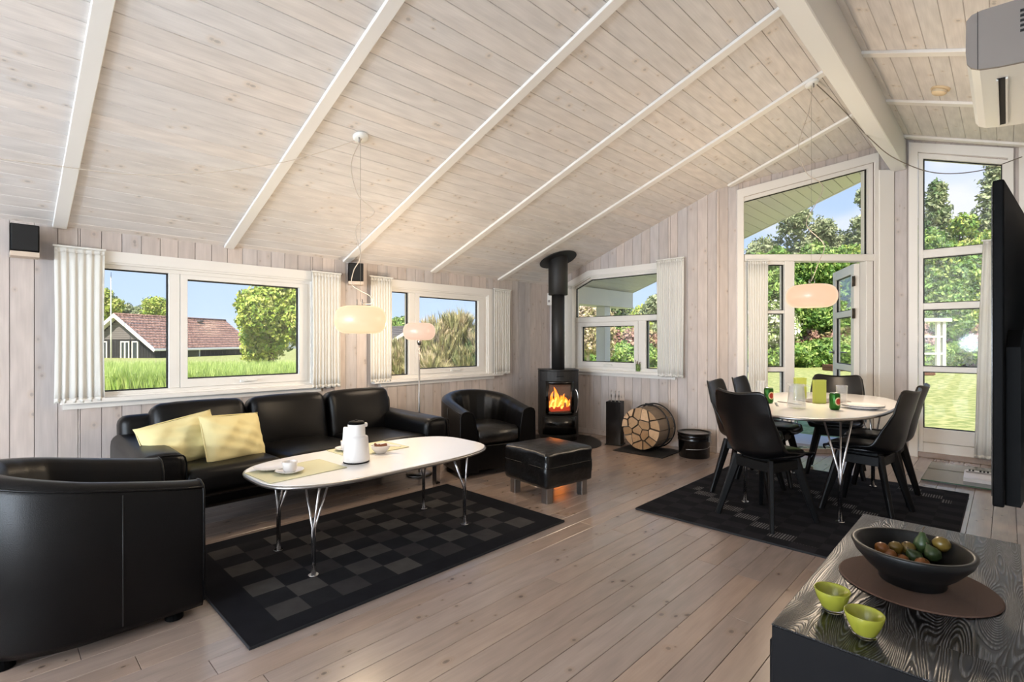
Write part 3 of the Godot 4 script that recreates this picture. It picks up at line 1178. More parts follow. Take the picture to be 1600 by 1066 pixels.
func rug(called: String, x0: float, x1: float, z0: float, z1: float, m: Material, label: String, cat: String) -> void:
	var w := x1 - x0
	var d := z1 - z0
	var mb := MB.new()
	var hx := w / 2
	var hz := d / 2
	var y := 0.012
	var t := PackedVector3Array([Vector3(-hx, y, -hz), Vector3(hx, y, -hz), Vector3(hx, y, hz), Vector3(-hx, y, -hz), Vector3(hx, y, hz), Vector3(-hx, y, hz)])
	mb.add(t, false, Transform3D.IDENTITY, false, PackedVector2Array([Vector2(0, 0), Vector2(1, 0), Vector2(1, 1), Vector2(0, 0), Vector2(1, 1), Vector2(0, 1)]))
	var root := solo(called, mb, m, label, cat, Vector3((x0 + x1) / 2, 0, (z0 + z1) / 2))
	var rim := MB.new()
	bar(rim, -hx - 0.004, -hx, 0.0, y + 0.001, -hz, hz, 0.002)
	bar(rim, hx, hx + 0.004, 0.0, y + 0.001, -hz, hz, 0.002)
	bar(rim, -hx - 0.004, hx + 0.004, 0.0, y + 0.001, -hz - 0.005, -hz, 0.002)
	bar(rim, -hx - 0.004, hx + 0.004, 0.0, y + 0.001, hz, hz + 0.005, 0.002)
	bar(rim, -hx, hx, 0.0, y - 0.002, -hz, hz, 0.0)
	part("bound_edge", rim, M.rug_edge, root)


func puff(a: float, wr: float, sd: float) -> Callable:
	return func(p: Vector3, nn: Vector3):
		var k := sin(p.x * 21.0 + sd) * sin(p.y * 17.0 + sd * 2.0) * sin(p.z * 19.0 + sd * 3.0)
		return p + nn * (a + wr * k)


func build_sofa() -> void:
	var t := thing("sofa", "black leather three-seat sofa below the long left window, with two yellow cushions on it", "sofa", Vector3(-3.95, 0, -1.675))
	# local: front faces +x, long side along z. The origin is under its middle
	var zo := 1.675
	part("base", MB.new().add(rbx(Vector3(0.88, 0.16, 2.10), 0.03, 1), true, tf(Vector3(0.01, 0.255, 0))), M.leather, t)
	part("back_frame", MB.new().add(rbx(Vector3(0.20, 0.52, 2.10), 0.06, 2), true, tf(Vector3(-0.385, 0.43, 0), Basis(Vector3(0, 0, 1), 0.10))), M.leather, t)
	var zs := [[-0.765, -1.365], [-1.378, -1.988], [-2.000, -2.600]]
	for i in 3:
		var z0: float = zs[i][0]
		var z1: float = zs[i][1]
		if i == 0:
			z0 = -0.80
		if i == 2:
			z1 = -2.53
		var zc := (z0 + z1) / 2 + zo
		var ln := absf(z1 - z0) - 0.006
		part("seat_cushion", MB.new().add(rbx(Vector3(0.80, 0.17, ln), 0.055, 4, func(p: Vector3, nn: Vector3):
			var q := p
			if nn.y > 0.3:
				q.y += 0.020 * (1.0 - pow(absf(p.z) / (ln * 0.5), 2.0)) * (1.0 - pow(absf(p.x) / 0.41, 4.0)) + 0.003 * sin(p.x * 31.0 + p.z * 13.0 + i)
			return q), true, tf(Vector3(0.17, 0.345, zc), Basis(Vector3(0, 0, 1), 0.03))), M.leather, t)
		zc = (zs[i][0] + zs[i][1]) / 2 + zo
		ln = absf(zs[i][1] - zs[i][0]) - 0.008
		part("back_cushion", MB.new().add(rbx(Vector3(0.19, 0.43, ln), 0.06, 5, func(p: Vector3, nn: Vector3):
			var q := p
			if nn.x > 0.3:
				q.x += 0.030 * (1.0 - pow(absf(p.z) / (ln * 0.5), 2.0)) * (1.0 - pow(absf(p.y) / 0.22, 2.0))
				if i == 2:
					q.x += 0.006 * sin(p.z * 70.0) * clampf(0.5 - p.y * 2.0, 0.0, 1.0)
				q.x += 0.003 * sin(p.z * 23.0 + p.y * 31.0)
			if nn.y > 0.3:
				q.y += 0.018 * (1.0 - pow(absf(p.z) / (ln * 0.5), 4.0))
			return q), true, tf(Vector3(-0.195, 0.545, zc), Basis(Vector3(0, 0, 1), 0.20))), M.leather, t)
	for s in [[-0.58, -0.815], [-2.50, -2.74]]:
		var zc: float = (s[0] + s[1]) / 2 + zo
		var wd := absf(s[1] - s[0])
		var arm := part("armrest", MB.new().add(rbx(Vector3(0.98, 0.39, wd), 0.055, 4, func(p: Vector3, nn: Vector3):
			var q := p
			if nn.y > 0.3:
				q.y += 0.014 * (1.0 - pow(absf(p.z) / (wd * 0.5), 2.0)) - 0.012 * (p.x - 0.4)
			return q), true, tf(Vector3(0.065, 0.355, zc))), M.leather, t)
		part("piping", MB.new().add(tube(spline([Vector3(0.558, 0.18, zc - wd / 2 + 0.012), Vector3(0.560, 0.50, zc - wd / 2 + 0.012), Vector3(0.560, 0.548, zc - wd / 2 + 0.06), Vector3(0.560, 0.548, zc + wd / 2 - 0.06), Vector3(0.560, 0.50, zc + wd / 2 - 0.012), Vector3(0.558, 0.18, zc + wd / 2 - 0.012)], 4), 0.005, 6), true), M.leather, arm)
	for x in [-0.36, 0.53]:
		for z in [-0.94, 0.91]:
			part("leg", MB.new().add(cham(Vector3(0.055, 0.185, 0.045), 0.004), false, tf(Vector3(x, 0.0925, z))), M.chrome, t)

	cushion("yellow linen scatter cushion leaning askew on the sofa arm, behind the other cushion", Vector3(-3.78, 0.555, -0.875), Vector3(0.48, 0.14, 0.17), 0.45, 0.33, 1.0)
	cushion("yellow linen scatter cushion sitting upright in front against the sofa back", Vector3(-3.665, 0.560, -1.14), Vector3(0.38, 0.30, -0.06), 0.42, 0.33, 4.0)


func cushion(label: String, at: Vector3, turn: Vector3, w: float, h: float, sd: float) -> void:
	var f := func(u: float, v: float):
		return Vector2((u - 0.5) * 2.0, (v - 0.5) * 2.0)
	var mb := MB.new()
	for s in [1.0, -1.0]:
		var t := PackedVector3Array()
		var n := 18
		var P := []
		for i in n + 1:
			var row := []
			for j in n + 1:
				var q: Vector2 = f.call(float(i) / n, float(j) / n)
				var k := (1.0 - pow(absf(q.x), 2.6)) * (1.0 - pow(absf(q.y), 2.6))
				var thick := 0.085 * pow(maxf(k, 0.0), 0.5)
				thick += (0.008 * sin(q.x * 7.0 + q.y * 5.0 + sd) + 0.005 * sin(q.y * 14.0 - q.x * 6.0 + sd) + 0.004 * sin(q.x * 19.0 + q.y * 11.0)) * pow(maxf(k, 0.0), 0.5)
				var pin := 1.0 - 0.07 * (1.0 - q.y * q.y) * 1.0
				var pin2 := 1.0 - 0.07 * (1.0 - q.x * q.x)
				row.append(Vector3(thick * s, q.y * h * 0.5 * pin2, q.x * w * 0.5 * pin))
			P.append(row)
		for i in n:
			for j in n:
				t.append_array([P[i][j], P[i + 1][j], P[i + 1][j + 1], P[i][j], P[i + 1][j + 1], P[i][j + 1]])
		if s > 0:
			mb.add(t, true, Transform3D.IDENTITY, false)
		else:
			for k in range(0, t.size(), 3):
				var q := t[k + 1]
				t[k + 1] = t[k + 2]
				t[k + 2] = q
			mb.add(t, true, Transform3D.IDENTITY, false)
	var o := thing("scatter_cushion", label, "cushion", at)
	o.rotation = Vector3(turn.z, turn.y, turn.x)
	part("cover", mb, M.yellow_linen, o)
	var c := Vector3(0, 0, 0)
	var pts := []
	for q in superellipse(w * 0.482, h * 0.482, 14.0, 48):
		pts.append(Vector3(0, q.y, q.x))
	part("seam", MB.new().add(tube(pts, 0.0035, 6, true), true), M.yellow_linen, o)


# a tub armchair: front faces +z, width 2R
func make_tub_chair(label: String) -> Node3D:
	var t := thing("tub_armchair", label, "armchair", Vector3.ZERO, 0.0, "black leather tub armchairs")
	var R := 0.375
	var arm := 0.37
	# plan path from right arm front round the back to left arm front
	var total := arm * 2.0 + PI * R
	var at := func(s: float):
		var d := s * total
		if d < arm:
			return [Vector2(R, arm - d), Vector2(1, 0)]
		if d < arm + PI * R:
			var a := (d - arm) / R
			return [Vector2(R * cos(a), -R * sin(a)), Vector2(cos(a), -sin(a))]
		return [Vector2(-R, d - arm - PI * R), Vector2(-1, 0)]
	var top := func(s: float):
		var k := sin(PI * clampf((s - 0.0) / 1.0, 0.0, 1.0))
		return lerpf(0.585, 0.712, pow(k, 1.25))
	# outer shell cross-section: (inward offset, height fraction)
	var prof := [Vector2(0.012, 0.0), Vector2(0.0, 0.05), Vector2(-0.004, 0.5), Vector2(0.0, 0.93), Vector2(0.012, 0.975), Vector2(0.045, 1.0), Vector2(0.085, 0.995), Vector2(0.115, 0.965), Vector2(0.13, 0.90), Vector2(0.15, 0.70), Vector2(0.17, 0.42), Vector2(0.17, 0.0)]
	var n := 46
	var rings := []
	for i in n + 1:
		var s := float(i) / n
		var q: Array = at.call(s)
		var h: float = top.call(s)
		var row := []
		for k in prof.size():
			var p: Vector2 = prof[k]
			var off := p.x
			if k >= 7 and k <= 10:
				off += 0.004 * sin(s * 95.0) + 0.003 * sin(s * 41.0 + k)
			var c: Vector2 = q[0] - q[1] * off
			row.append(Vector3(c.x, 0.045 + p.y * (h - 0.045), c.y))
		rings.append(row)
	var tr := PackedVector3Array()
	var m := prof.size()
	for i in n:
		for k in m:
			var k1 := (k + 1) % m
			tr.append_array([rings[i][k], rings[i + 1][k], rings[i + 1][k1], rings[i][k], rings[i + 1][k1], rings[i][k1]])
	var shell := MB.new().add(tr, true, Transform3D.IDENTITY, true)
	for e in [0, n]:
		var cap := PackedVector2Array()
		for k in m:
			cap.append(Vector2(rings[e][k].x, rings[e][k].y))
		shell.add(prism(cap, arm - 0.004, arm + 0.001), false)
	part("shell", shell, M.leather, t)
	# piping round the upper outside edge and the arm fronts, and the two side seams
	var pipe := []
	for i in range(0, n + 1, 2):
		var r: Array = rings[i]
		pipe.append(r[3].lerp(r[4], 0.6))
	part("piping", MB.new().add(tube(pipe, 0.0055, 6), true), M.leather, t)
	for i in [0, n]:
		var e := []
		for k in range(1, m - 1):
			e.append(rings[i][k] + Vector3(0, 0, 0.002))
		part("piping", MB.new().add(tube(e, 0.005, 6), true), M.leather, t)
	for s in [0.148, 0.852]:
		var q: Array = at.call(s)
		var e := []
		for k in range(1, 4):
			var c: Vector2 = q[0] - q[1] * (prof[k].x - 0.001)
			e.append(Vector3(c.x, 0.045 + prof[k].y * (top.call(s) - 0.045), c.y))
		part("seam", MB.new().add(tube(e, 0.0028, 5), true), M.gasket, t)
	# seat: flat front between the arms, round back
	var outline := []
	var rr := R - 0.155
	for i in 17:
		var a := PI * i / 16.0
		outline.append(Vector2(rr * cos(a), -rr * sin(a)))
	outline.append(Vector2(-rr, arm - 0.03))
	outline.append(Vector2(-rr + 0.03, arm + 0.005))
	outline.append(Vector2(rr - 0.03, arm + 0.005))
	outline.append(Vector2(rr, arm - 0.03))
	part("seat_cushion", MB.new().add(plate(outline, 0.285, 0.425, 0.03), true), M.leather_worn, t)
	part("front_panel", MB.new().add(rbx(Vector3(2 * rr + 0.01, 0.22, 0.06), 0.015, 1), true, tf(Vector3(0, 0.17, arm - 0.045))), M.leather, t)
	for p in [Vector2(0.30, 0.28), Vector2(-0.30, 0.28), Vector2(0.22, -0.24), Vector2(-0.22, -0.24)]:
		part("foot", MB.new().add(cyl(0.035, 0.0, 0.06, 16, 0.004), false, tf(Vector3(p.x, 0, p.y))), M.black_plastic, t)
	return t


func build_lounge() -> void:
	build_sofa()
	var a := make_tub_chair("black leather tub armchair in the left foreground, seen from its side")
	a.position = Vector3(-2.875, 0, -0.275)
	a.rotation.y = PI + 0.04
	dup(a, Vector3(-3.62, 0, -3.30), PI / 2 - 0.28, "black leather tub armchair between the sofa and the wood stove")

	var o := thing("footstool", "square black leather footstool on four steel legs beside the tub armchair", "footstool", Vector3(-2.61, 0, -3.10), -0.12)
	part("cushion", MB.new().add(rbx(Vector3(0.50, 0.265, 0.50), 0.03, 8, func(p: Vector3, nn: Vector3):
		var q := p
		if nn.y > 0.5:
			q.y += 0.022 * (1.0 - pow(absf(p.x) / 0.25, 2.0)) * (1.0 - pow(absf(p.z) / 0.25, 2.0)) + 0.003 * sin(p.x * 55.0) * sin(p.z * 48.0)
		elif absf(nn.y) < 0.5:
			q += nn * (0.004 * sin(p.y * 40.0 + p.x * 9.0) + 0.003 * sin((p.x + p.z) * 30.0))
		return q), true, tf(Vector3(0, 0.2475, 0))), M.leather_worn, o)
	part("seam", MB.new().add(tube(superellipse(0.252, 0.252, 16.0, 64).map(func(p): return Vector3(p.x, 0.27, p.y)), 0.004, 6, true), true), M.leather, o)
	for x in [-0.185, 0.185]:
		for z in [-0.185, 0.185]:
			part("leg", MB.new().add(cham(Vector3(0.06, 0.125, 0.06), 0.003), false, tf(Vector3(x, 0.0625, z))), M.steel, o)

	coffee_table()
	floor_lamp()


func tripod_leg(top: Vector3, foot: Vector3, out: Array, joinh: float) -> MB:
	var mb := MB.new()
	for d in out:
		var knee := foot + Vector3(d.x * 0.10, 0, d.z * 0.10)
		knee.y = foot.y + joinh
		mb.add(tube([top + d, knee, foot + d * 0.08 + Vector3(0, 0.006, 0)], 0.0065, 8), true)
	mb.add(cyl(0.026, 0.0, 0.007, 18, 0.002), false, tf(Vector3(foot.x, 0.0125, foot.z)))
	return mb


func table_legs(parent: Node, xs: Array, zs: Array, h: float, joinh: float) -> void:
	for x in xs:
		for z in zs:
			var sx := signf(x)
			var sz := signf(z)
			var foot := Vector3(x, 0.012, z)
			var top := Vector3(x - sx * 0.015, h, z - sz * 0.02)
			part("leg", tripod_leg(top, foot, [Vector3(0.085, 0, 0.02), Vector3(-0.085, 0, 0.02), Vector3(0.0, 0, -0.075 * sz)], joinh), M.chrome, parent)


func coffee_table() -> void:
	var t := thing("coffee_table", "low white oblong coffee table with chrome rod legs on the checkered rug", "table", Vector3(-2.745, 0, -1.657))
	var out := superellipse(0.375, 0.715, 3.3, 72)
	part("tabletop", MB.new().add(plate(out, 0.480, 0.502, 0.003), false), M.laminate, t)
	var rim := MB.new()
	rim.add(tube(out.map(func(p): return Vector3(p.x * 1.002, 0.4905, p.y * 1.001)), 0.0095, 8, true), true)
	part("metal_rim", rim, M.steel, t)
	table_legs(t, [0.222, -0.222], [0.502, -0.502], 0.482, 0.24)

	var y := 0.5025
	var pm := solo("place_mat", MB.new().add(cham(Vector3(0.30, 0.003, 0.42), 0.001), false, tf(Vector3(0, 0.0015, 0))), M.mat_green, "pale green place mat under the cup and plate on the coffee table", "place mat", Vector3(-2.745, y, -1.165), 0.06)
	part("hem", MB.new().add(tube([Vector3(0.149, 0.0025, 0.209), Vector3(-0.149, 0.0025, 0.209), Vector3(-0.149, 0.0025, -0.209), Vector3(0.149, 0.0025, -0.209)], 0.0018, 5, true), true), M.mat_green, pm)
	var pm2: Node3D = dup(pm, Vector3(-2.965, y, -1.72), 0.03, "pale green place mat behind the white thermos on the coffee table")
	cup_set(Vector3(-2.715, y + 0.003, -1.115), "white cup standing on a saucer at the near end of the coffee table", "white saucer under the cup at the near end of the coffee table")
	cup_set(Vector3(-3.02, y + 0.003, -1.60), "white cup half hidden behind the thermos on the coffee table", "white saucer half hidden behind the thermos on the coffee table")
	solo("dessert_plate", MB.new().add(lathe([Vector2(0, 0.003), Vector2(0.05, 0.003), Vector2(0.055, 0.0), Vector2(0.06, 0.003), Vector2(0.095, 0.016), Vector2(0.097, 0.019), Vector2(0.092, 0.019), Vector2(0.058, 0.009), Vector2(0, 0.008)], 36), true), M.porcelain, "white dessert plate beside the cup on the near place mat", "plate", Vector3(-2.86, y + 0.003, -1.085))

	var th := thing("thermos_jug", "white thermos coffee jug with dark lid on the coffee table", "thermos", Vector3(-2.70, y, -1.49), -0.5)
	th.scale = Vector3.ONE * 1.14
	part("body", MB.new().add(lathe([Vector2(0, 0.006), Vector2(0.062, 0.006), Vector2(0.066, 0.010), Vector2(0.0655, 0.02), Vector2(0.058, 0.118), Vector2(0.056, 0.128), Vector2(0.046, 0.134), Vector2(0.0445, 0.136), Vector2(0.042, 0.188), Vector2(0.041, 0.192), Vector2(0.034, 0.193), Vector2(0, 0.193)], 40), true), M.porcelain, th)
	part("base_ring", MB.new().add(cyl(0.064, 0.0, 0.007, 36, 0.002), false), M.black_plastic, th)
	part("lid", MB.new().add(lathe([Vector2(0, 0.192), Vector2(0.041, 0.192), Vector2(0.0415, 0.196), Vector2(0.036, 0.205), Vector2(0.016, 0.209), Vector2(0, 0.209)], 32), true), M.black_plastic, th)
	part("press_button", MB.new().add(cyl(0.009, 0.207, 0.214, 14, 0.002), false), M.black_plastic, th)
	part("handle", MB.new().add(rbx(Vector3(0.020, 0.088, 0.026), 0.006, 1), true, tf(Vector3(0.0, 0.135, 0.052), Basis(Vector3(1, 0, 0), -0.06))), M.white_plastic, th)
	part("spout", MB.new().add(rbx(Vector3(0.024, 0.022, 0.03), 0.008, 1), true, tf(Vector3(0.0, 0.186, -0.04))), M.porcelain, th)

	var b := thing("snack_bowl", "small white porcelain bowl with a pointed handle beside the thermos", "bowl", Vector3(-2.80, y, -1.71))
	part("bowl", MB.new().add(lathe([Vector2(0, 0.0), Vector2(0.026, 0.0), Vector2(0.030, 0.003), Vector2(0.052, 0.028), Vector2(0.060, 0.050), Vector2(0.0585, 0.052), Vector2(0.056, 0.050), Vector2(0.048, 0.030), Vector2(0.026, 0.008), Vector2(0, 0.006)], 36), true), M.porcelain, b)
	part("handle", MB.new().add(sheet(func(u, v): return Vector3(0.052 + 0.075 * u, 0.047 - 0.004 * u + 0.004 * absf(v - 0.5), (v - 0.5) * 0.05 * (1.0 - u * 0.92)), 8, 6, 0.005), true, tf(Vector3.ZERO, Basis(Vector3.UP, 0.75))), M.porcelain, b)
	var i := 0
	for p in [Vector3(-0.022, 0.040, 0.006), Vector3(0.012, 0.042, -0.018), Vector3(0.020, 0.040, 0.018), Vector3(-0.004, 0.044, 0.026)]:
		var st := MB.new()
		st.add(rbx(Vector3(0.038, 0.014, 0.038), 0.0065, 2, puff(0.0, 0.002, i)), true, tf(Vector3.ZERO, Basis(Vector3(1, 0, 0.3).normalized(), 0.3 + 0.3 * i)))
		solo("biscuit", st, mat(Color(0.42, 0.24, 0.16), 0.85), ["brown biscuit at the left in the small white bowl", "brown biscuit at the back right in the small white bowl", "brown biscuit at the right in the small white bowl", "brown biscuit at the front in the small white bowl"][i], "biscuit", Vector3(-2.80, y, -1.71) + p, i * 1.1, "biscuits in the white bowl")
		i += 1


func cup_set(at: Vector3, cup_label: String, saucer_label: String) -> void:
	solo("saucer", MB.new().add(lathe([Vector2(0, 0.002), Vector2(0.032, 0.002), Vector2(0.034, 0.0), Vector2(0.038, 0.003), Vector2(0.070, 0.015), Vector2(0.072, 0.018), Vector2(0.068, 0.018), Vector2(0.036, 0.008), Vector2(0, 0.007)], 36), true), M.porcelain, saucer_label, "saucer", at)
	var c := thing("coffee_cup", cup_label, "cup", at + Vector3(0, 0.0075, 0), -0.3)
	part("bowl", MB.new().add(lathe([Vector2(0, 0.0), Vector2(0.026, 0.0), Vector2(0.028, 0.003), Vector2(0.034, 0.012), Vector2(0.038, 0.052), Vector2(0.0372, 0.0535), Vector2(0.036, 0.052), Vector2(0.032, 0.014), Vector2(0.024, 0.006), Vector2(0, 0.005)], 32), true), M.porcelain, c)
	part("handle", MB.new().add(tube(spline([Vector3(-0.035, 0.044, 0), Vector3(-0.052, 0.042, 0), Vector3(-0.056, 0.028, 0), Vector3(-0.048, 0.016, 0), Vector3(-0.033, 0.015, 0)], 4), 0.004, 8), true), M.porcelain, c)


func oval_shade(rx: float, hy: float) -> PackedVector3Array:
	# a flattened glass ball, flat at top and bottom
	var prof := [Vector2(0, hy)]
	for i in 25:
		var a := PI * (i + 0.0) / 24.0
		var c := cos(a)
		prof.append(Vector2(rx * 0.52 + rx * 0.48 * pow(sin(a), 0.9), hy * signf(c) * pow(absf(c), 0.9)))
	prof.append(Vector2(0, -hy))
	return lathe(prof, 48)


func lamp_light(parent: Node, at: Vector3, c: Color, e: float, size := 0.12) -> void:
	var l := OmniLight3D.new()
	l.name = "bulb_light"
	l.light_color = c
	l.light_energy = e
	l.light_size = size
	l.omni_range = 14.0
	l.omni_attenuation = 2.0
	l.shadow_enabled = true
	parent.add_child(l)
	l.position = at


func floor_lamp() -> void:
	var t := thing("floor_lamp", "slim steel floor lamp with an oval opal glass shade behind the sofa arm", "lamp", Vector3(-3.80, 0, -2.715))
	part("base", MB.new().add(lathe([Vector2(0, 0), Vector2(0.115, 0), Vector2(0.118, 0.006), Vector2(0.112, 0.016), Vector2(0.02, 0.024), Vector2(0, 0.024)], 36), true), M.steel, t)
	part("pole", MB.new().add(cyl(0.0075, 0.02, 1.20, 12), true), M.steel, t)
	part("socket", MB.new().add(lathe([Vector2(0, 1.165), Vector2(0.014, 1.165), Vector2(0.020, 1.19), Vector2(0.020, 1.212), Vector2(0, 1.212)], 20), true), M.steel, t)
	part("lamp_shade", MB.new().add(oval_shade(0.143, 0.077), true, tf(Vector3(0, 1.285, 0))), M.shade_rose, t)
	lamp_light(t, Vector3(0, 1.285, 0), Color(1.0, 0.90, 0.78), 0.5, 0.06)


func pendant(at: Vector3, drop_y: float, label: String, m: Material, rx: float, hy: float, c: Color, e: float, slope: float, wander: Array) -> void:
	# at is the canopy on the ceiling
	var t := thing("pendant_lamp", label, "lamp", at)
	var h := drop_y - at.y
	part("canopy", MB.new().add(lathe([Vector2(0, 0.0), Vector2(0.05, 0.0), Vector2(0.05, -0.012), Vector2(0.040, -0.022), Vector2(0.0, -0.024)], 28), true, tf(Vector3(0, 0.0, 0), Basis(Vector3(0, 0, 1), slope))), M.white_plastic, t)
	part("hook", MB.new().add(tube([Vector3(0.02, -0.02, 0.02), Vector3(0.02, -0.05, 0.02)], 0.006, 6), true), M.steel, t)
	part("suspension_wire", MB.new().add(tube([Vector3(0, -0.02, 0), Vector3(0, h + hy + 0.03, 0)], 0.0011, 5), true), M.steel, t)
	var pts := [Vector3(0.012, -0.02, 0)]
	for w in wander:
		pts.append(Vector3(w[0] * CAM_RIGHT.x, w[1] - at.y, w[0] * CAM_RIGHT.z))
	pts.append(Vector3(0, h + hy + 0.03, 0))
	part("cord", MB.new().add(tube(spline(pts, 8), 0.0028, 6), true), M.cord, t)
	var cap := MB.new()
	cap.add(cyl(0.030, h + hy - 0.004, h + hy + 0.006, 20, 0.002), false)
	for k in 3:
		cap.add(cyl(0.003, h + hy, h + hy + 0.045, 6), true, tf(Vector3(cos(k * 2.1) * 0.022, 0, sin(k * 2.1) * 0.022)))
	part("cap", cap, M.steel, t)
	part("lamp_shade", MB.new().add(oval_shade(rx, hy), true, tf(Vector3(0, h, 0))), m, t)
	lamp_light(t, Vector3(0, h, 0), c, e, 0.08)


func build_pendants() -> void:
	pendant(Vector3(-3.035, 2.538, -1.705), 1.338, "oval opal glass pendant lamp hanging over the coffee table on a kinked white cord", M.shade_warm, 0.165, 0.089, Color(1.0, 0.90, 0.76), 0.6, atan(SLOPE), [[-0.06, 2.36], [-0.02, 2.16], [0.09, 2.04], [-0.03, 1.94], [0.0, 1.76], [-0.045, 1.66], [-0.058, 1.575], [-0.01, 1.535], [0.055, 1.50], [0.082, 1.462], [0.06, 1.443], [0.02, 1.447]])
	pendant(Vector3(-1.104, 3.222, -4.500), 1.551, "oval opal glass pendant lamp hanging over the dining table in front of the garden door", M.shade_peach, 0.178, 0.088, Color(1.0, 0.90, 0.78), 1.1, atan(SLOPE), [[-0.02, 3.0], [-0.10, 2.73], [-0.04, 2.52], [0.09, 2.40], [-0.03, 2.16], [-0.02, 2.08], [0.10, 1.95], [0.05, 1.80]])
	# the feeds that sag across the ceiling
	var pts := spline([Vector3(-3.98, 2.16, 0.45), Vector3(-3.86, 2.185, -0.20), Vector3(-3.78, 2.20, -0.60), Vector3(-3.60, 2.26, -0.98), Vector3(-3.38, 2.36, -1.34), Vector3(-3.18, 2.45, -1.56), Vector3(-3.06, 2.515, -1.69)], 6)
	solo("ceiling_cable", MB.new().add(tube(pts, 0.0022, 6), true), M.cord, "thin pale cable sagging along the boarded ceiling to the left pendant lamp", "cable")
	var q := spline([Vector3(-1.08, 3.215, -4.52), Vector3(-1.02, 3.18, -5.0), Vector3(-0.86, 2.97, -5.45), Vector3(-0.724, 2.84, -5.709), Vector3(-0.476, 2.716, -5.95), Vector3(-0.187, 2.733, -6.231), Vector3(0.09, 2.86, -6.504)], 8)
	solo("ceiling_cable", MB.new().add(tube(q, 0.0042, 6), true), M.cord_grey, "grey cable swinging under the ridge beam from the dining pendant to the right corner", "cable")


# ---------- stove corner ----------
func build_stove() -> void:
	var c := Vector3(-3.945, 0, -4.87)
	solo("stove_floor_plate", MB.new().add(plate(superellipse(0.50, 0.46, 2.4, 48), 0.001, 0.006, 0.002), false), M.black_metal, "black steel floor plate under the wood stove", "floor plate", Vector3(c.x + 0.12, 0, c.z + 0.08), -0.75)
	var t := thing("wood_stove", "tall black wood stove with a fire behind glass and a flue to the ceiling", "stove", Vector3(c.x, 0.006, c.z), 0.80)
	# plan: convex front towards +z, flat back
	var plan := func(k: float):
		var o := []
		for i in 15:
			var a := lerpf(-0.95, 0.95, i / 14.0)
			o.append(Vector2(0.292 * sin(a) * k, (0.292 * cos(a) - 0.07) * k))
		o.append(Vector2(0.235 * k, -0.17 * k))
		o.append(Vector2(-0.235 * k, -0.17 * k))
		return o
	part("base", MB.new().add(plate(plan.call(0.90), 0.0, 0.05, 0.004), false), M.black_metal, t)
	# body as a lower box, two jambs, a lintel and a back, so that the firebox is hollow
	part("body", MB.new().add(plate(plan.call(0.985), 0.05, 0.315, 0.004), false), M.flue, t)
	part("top_band", MB.new().add(plate(plan.call(0.985), 0.715, 0.83, 0.004), false), M.flue, t)
	part("top_plate", MB.new().add(plate(plan.call(1.0), 0.83, 0.853, 0.006), false), M.black_metal, t)
	var jamb := MB.new()
	for s in [-1.0, 1.0]:
		var o := []
		for i in 5:
			var a := lerpf(0.56, 0.95, i / 4.0)
			o.append(Vector2(0.288 * sin(a) * s, 0.288 * cos(a) - 0.07))
		o.append(Vector2(0.231 * s, -0.165))
		o.append(Vector2(0.195 * s, -0.165))
		o.append(Vector2(0.19 * s, 0.10))
		o.append(Vector2(0.155 * s, 0.165))
		var pv := PackedVector2Array(o)
		jamb.add(prism(pv, 0.315, 0.715), false, Transform3D(Basis(Vector3(1, 0, 0), Vector3(0, 0, 1), Vector3(0, 1, 0)), Vector3.ZERO))
	bar(jamb, -0.20, 0.20, 0.315, 0.715, -0.168, -0.14)
	part("side_jamb", jamb, M.flue, t)
	part("firebox_lining", one_bar(-0.19, 0.19, 0.315, 0.345, -0.14, 0.15), M.fire_brick, t)
	var door := MB.new()
	var arc := func(r: float, a0: float, a1: float, y0: float, y1: float, th: float):
		return sheet(func(u, v): return Vector3(r * sin(lerpf(a0, a1, u)), lerpf(y0, y1, v), r * cos(lerpf(a0, a1, u)) - 0.07), 12, 2, th)
	door.add(arc.call(0.292, -0.60, -0.47, 0.335, 0.70, 0.016), true)
	door.add(arc.call(0.292, 0.47, 0.60, 0.335, 0.70, 0.016), true)
	door.add(arc.call(0.292, -0.60, 0.60, 0.315, 0.355, 0.016), true)
	door.add(arc.call(0.292, -0.60, 0.60, 0.680, 0.715, 0.016), true)
	var dm := part("door", door, M.black_enamel, t)
	part("glass_pane", MB.new().add(arc.call(0.287, -0.50, 0.50, 0.345, 0.69, 0.004), true), M.fire_glass, dm)
	part("handle", MB.new().add(tube(spline([Vector3(0.185, 0.62, 0.19), Vector3(0.205, 0.58, 0.205), Vector3(0.212, 0.50, 0.212), Vector3(0.207, 0.40, 0.206), Vector3(0.190, 0.345, 0.195)], 5), 0.0075, 8), true), M.chrome, dm)
	part("lower_door", MB.new().add(arc.call(0.294, -0.74, 0.74, 0.085, 0.295, 0.010), true), M.black_enamel, t)
	part("air_slider", MB.new().add(cham(Vector3(0.09, 0.008, 0.012), 0.002), false, tf(Vector3(0, 0.775, 0.222))), M.black_metal, t)
	# flue with its wider insulated sleeve and the tilted ceiling collar
	part("flue_pipe", MB.new().add(cyl(0.079, 0.85, 1.76, 32), true), M.flue, t)
	part("flue_sleeve", MB.new().add(cyl(0.118, 1.755, 2.28, 36, 0.003), true), M.flue, t)
	var col := MB.new()
	col.add(cyl(0.232, -0.012, 0.0, 40, 0.003), false)
	var cy := roof_y(c.x) - 0.008
	var b := Basis(Vector3.UP, -0.80) * Basis(Vector3(0, 0, 1), atan(SLOPE))
	part("ceiling_collar", col, M.flue, t).transform = Transform3D(b, Vector3(0, cy - 0.006, 0))
	# the fire
	var fb := t.transform
	var logs := [[Vector3(-0.13, 0.372, -0.02), Vector3(0.12, 0.375, 0.03)], [Vector3(-0.10, 0.372, 0.09), Vector3(0.13, 0.380, 0.075)], [Vector3(-0.09, 0.418, 0.0), Vector3(0.09, 0.428, 0.075)]]
	var k := 0
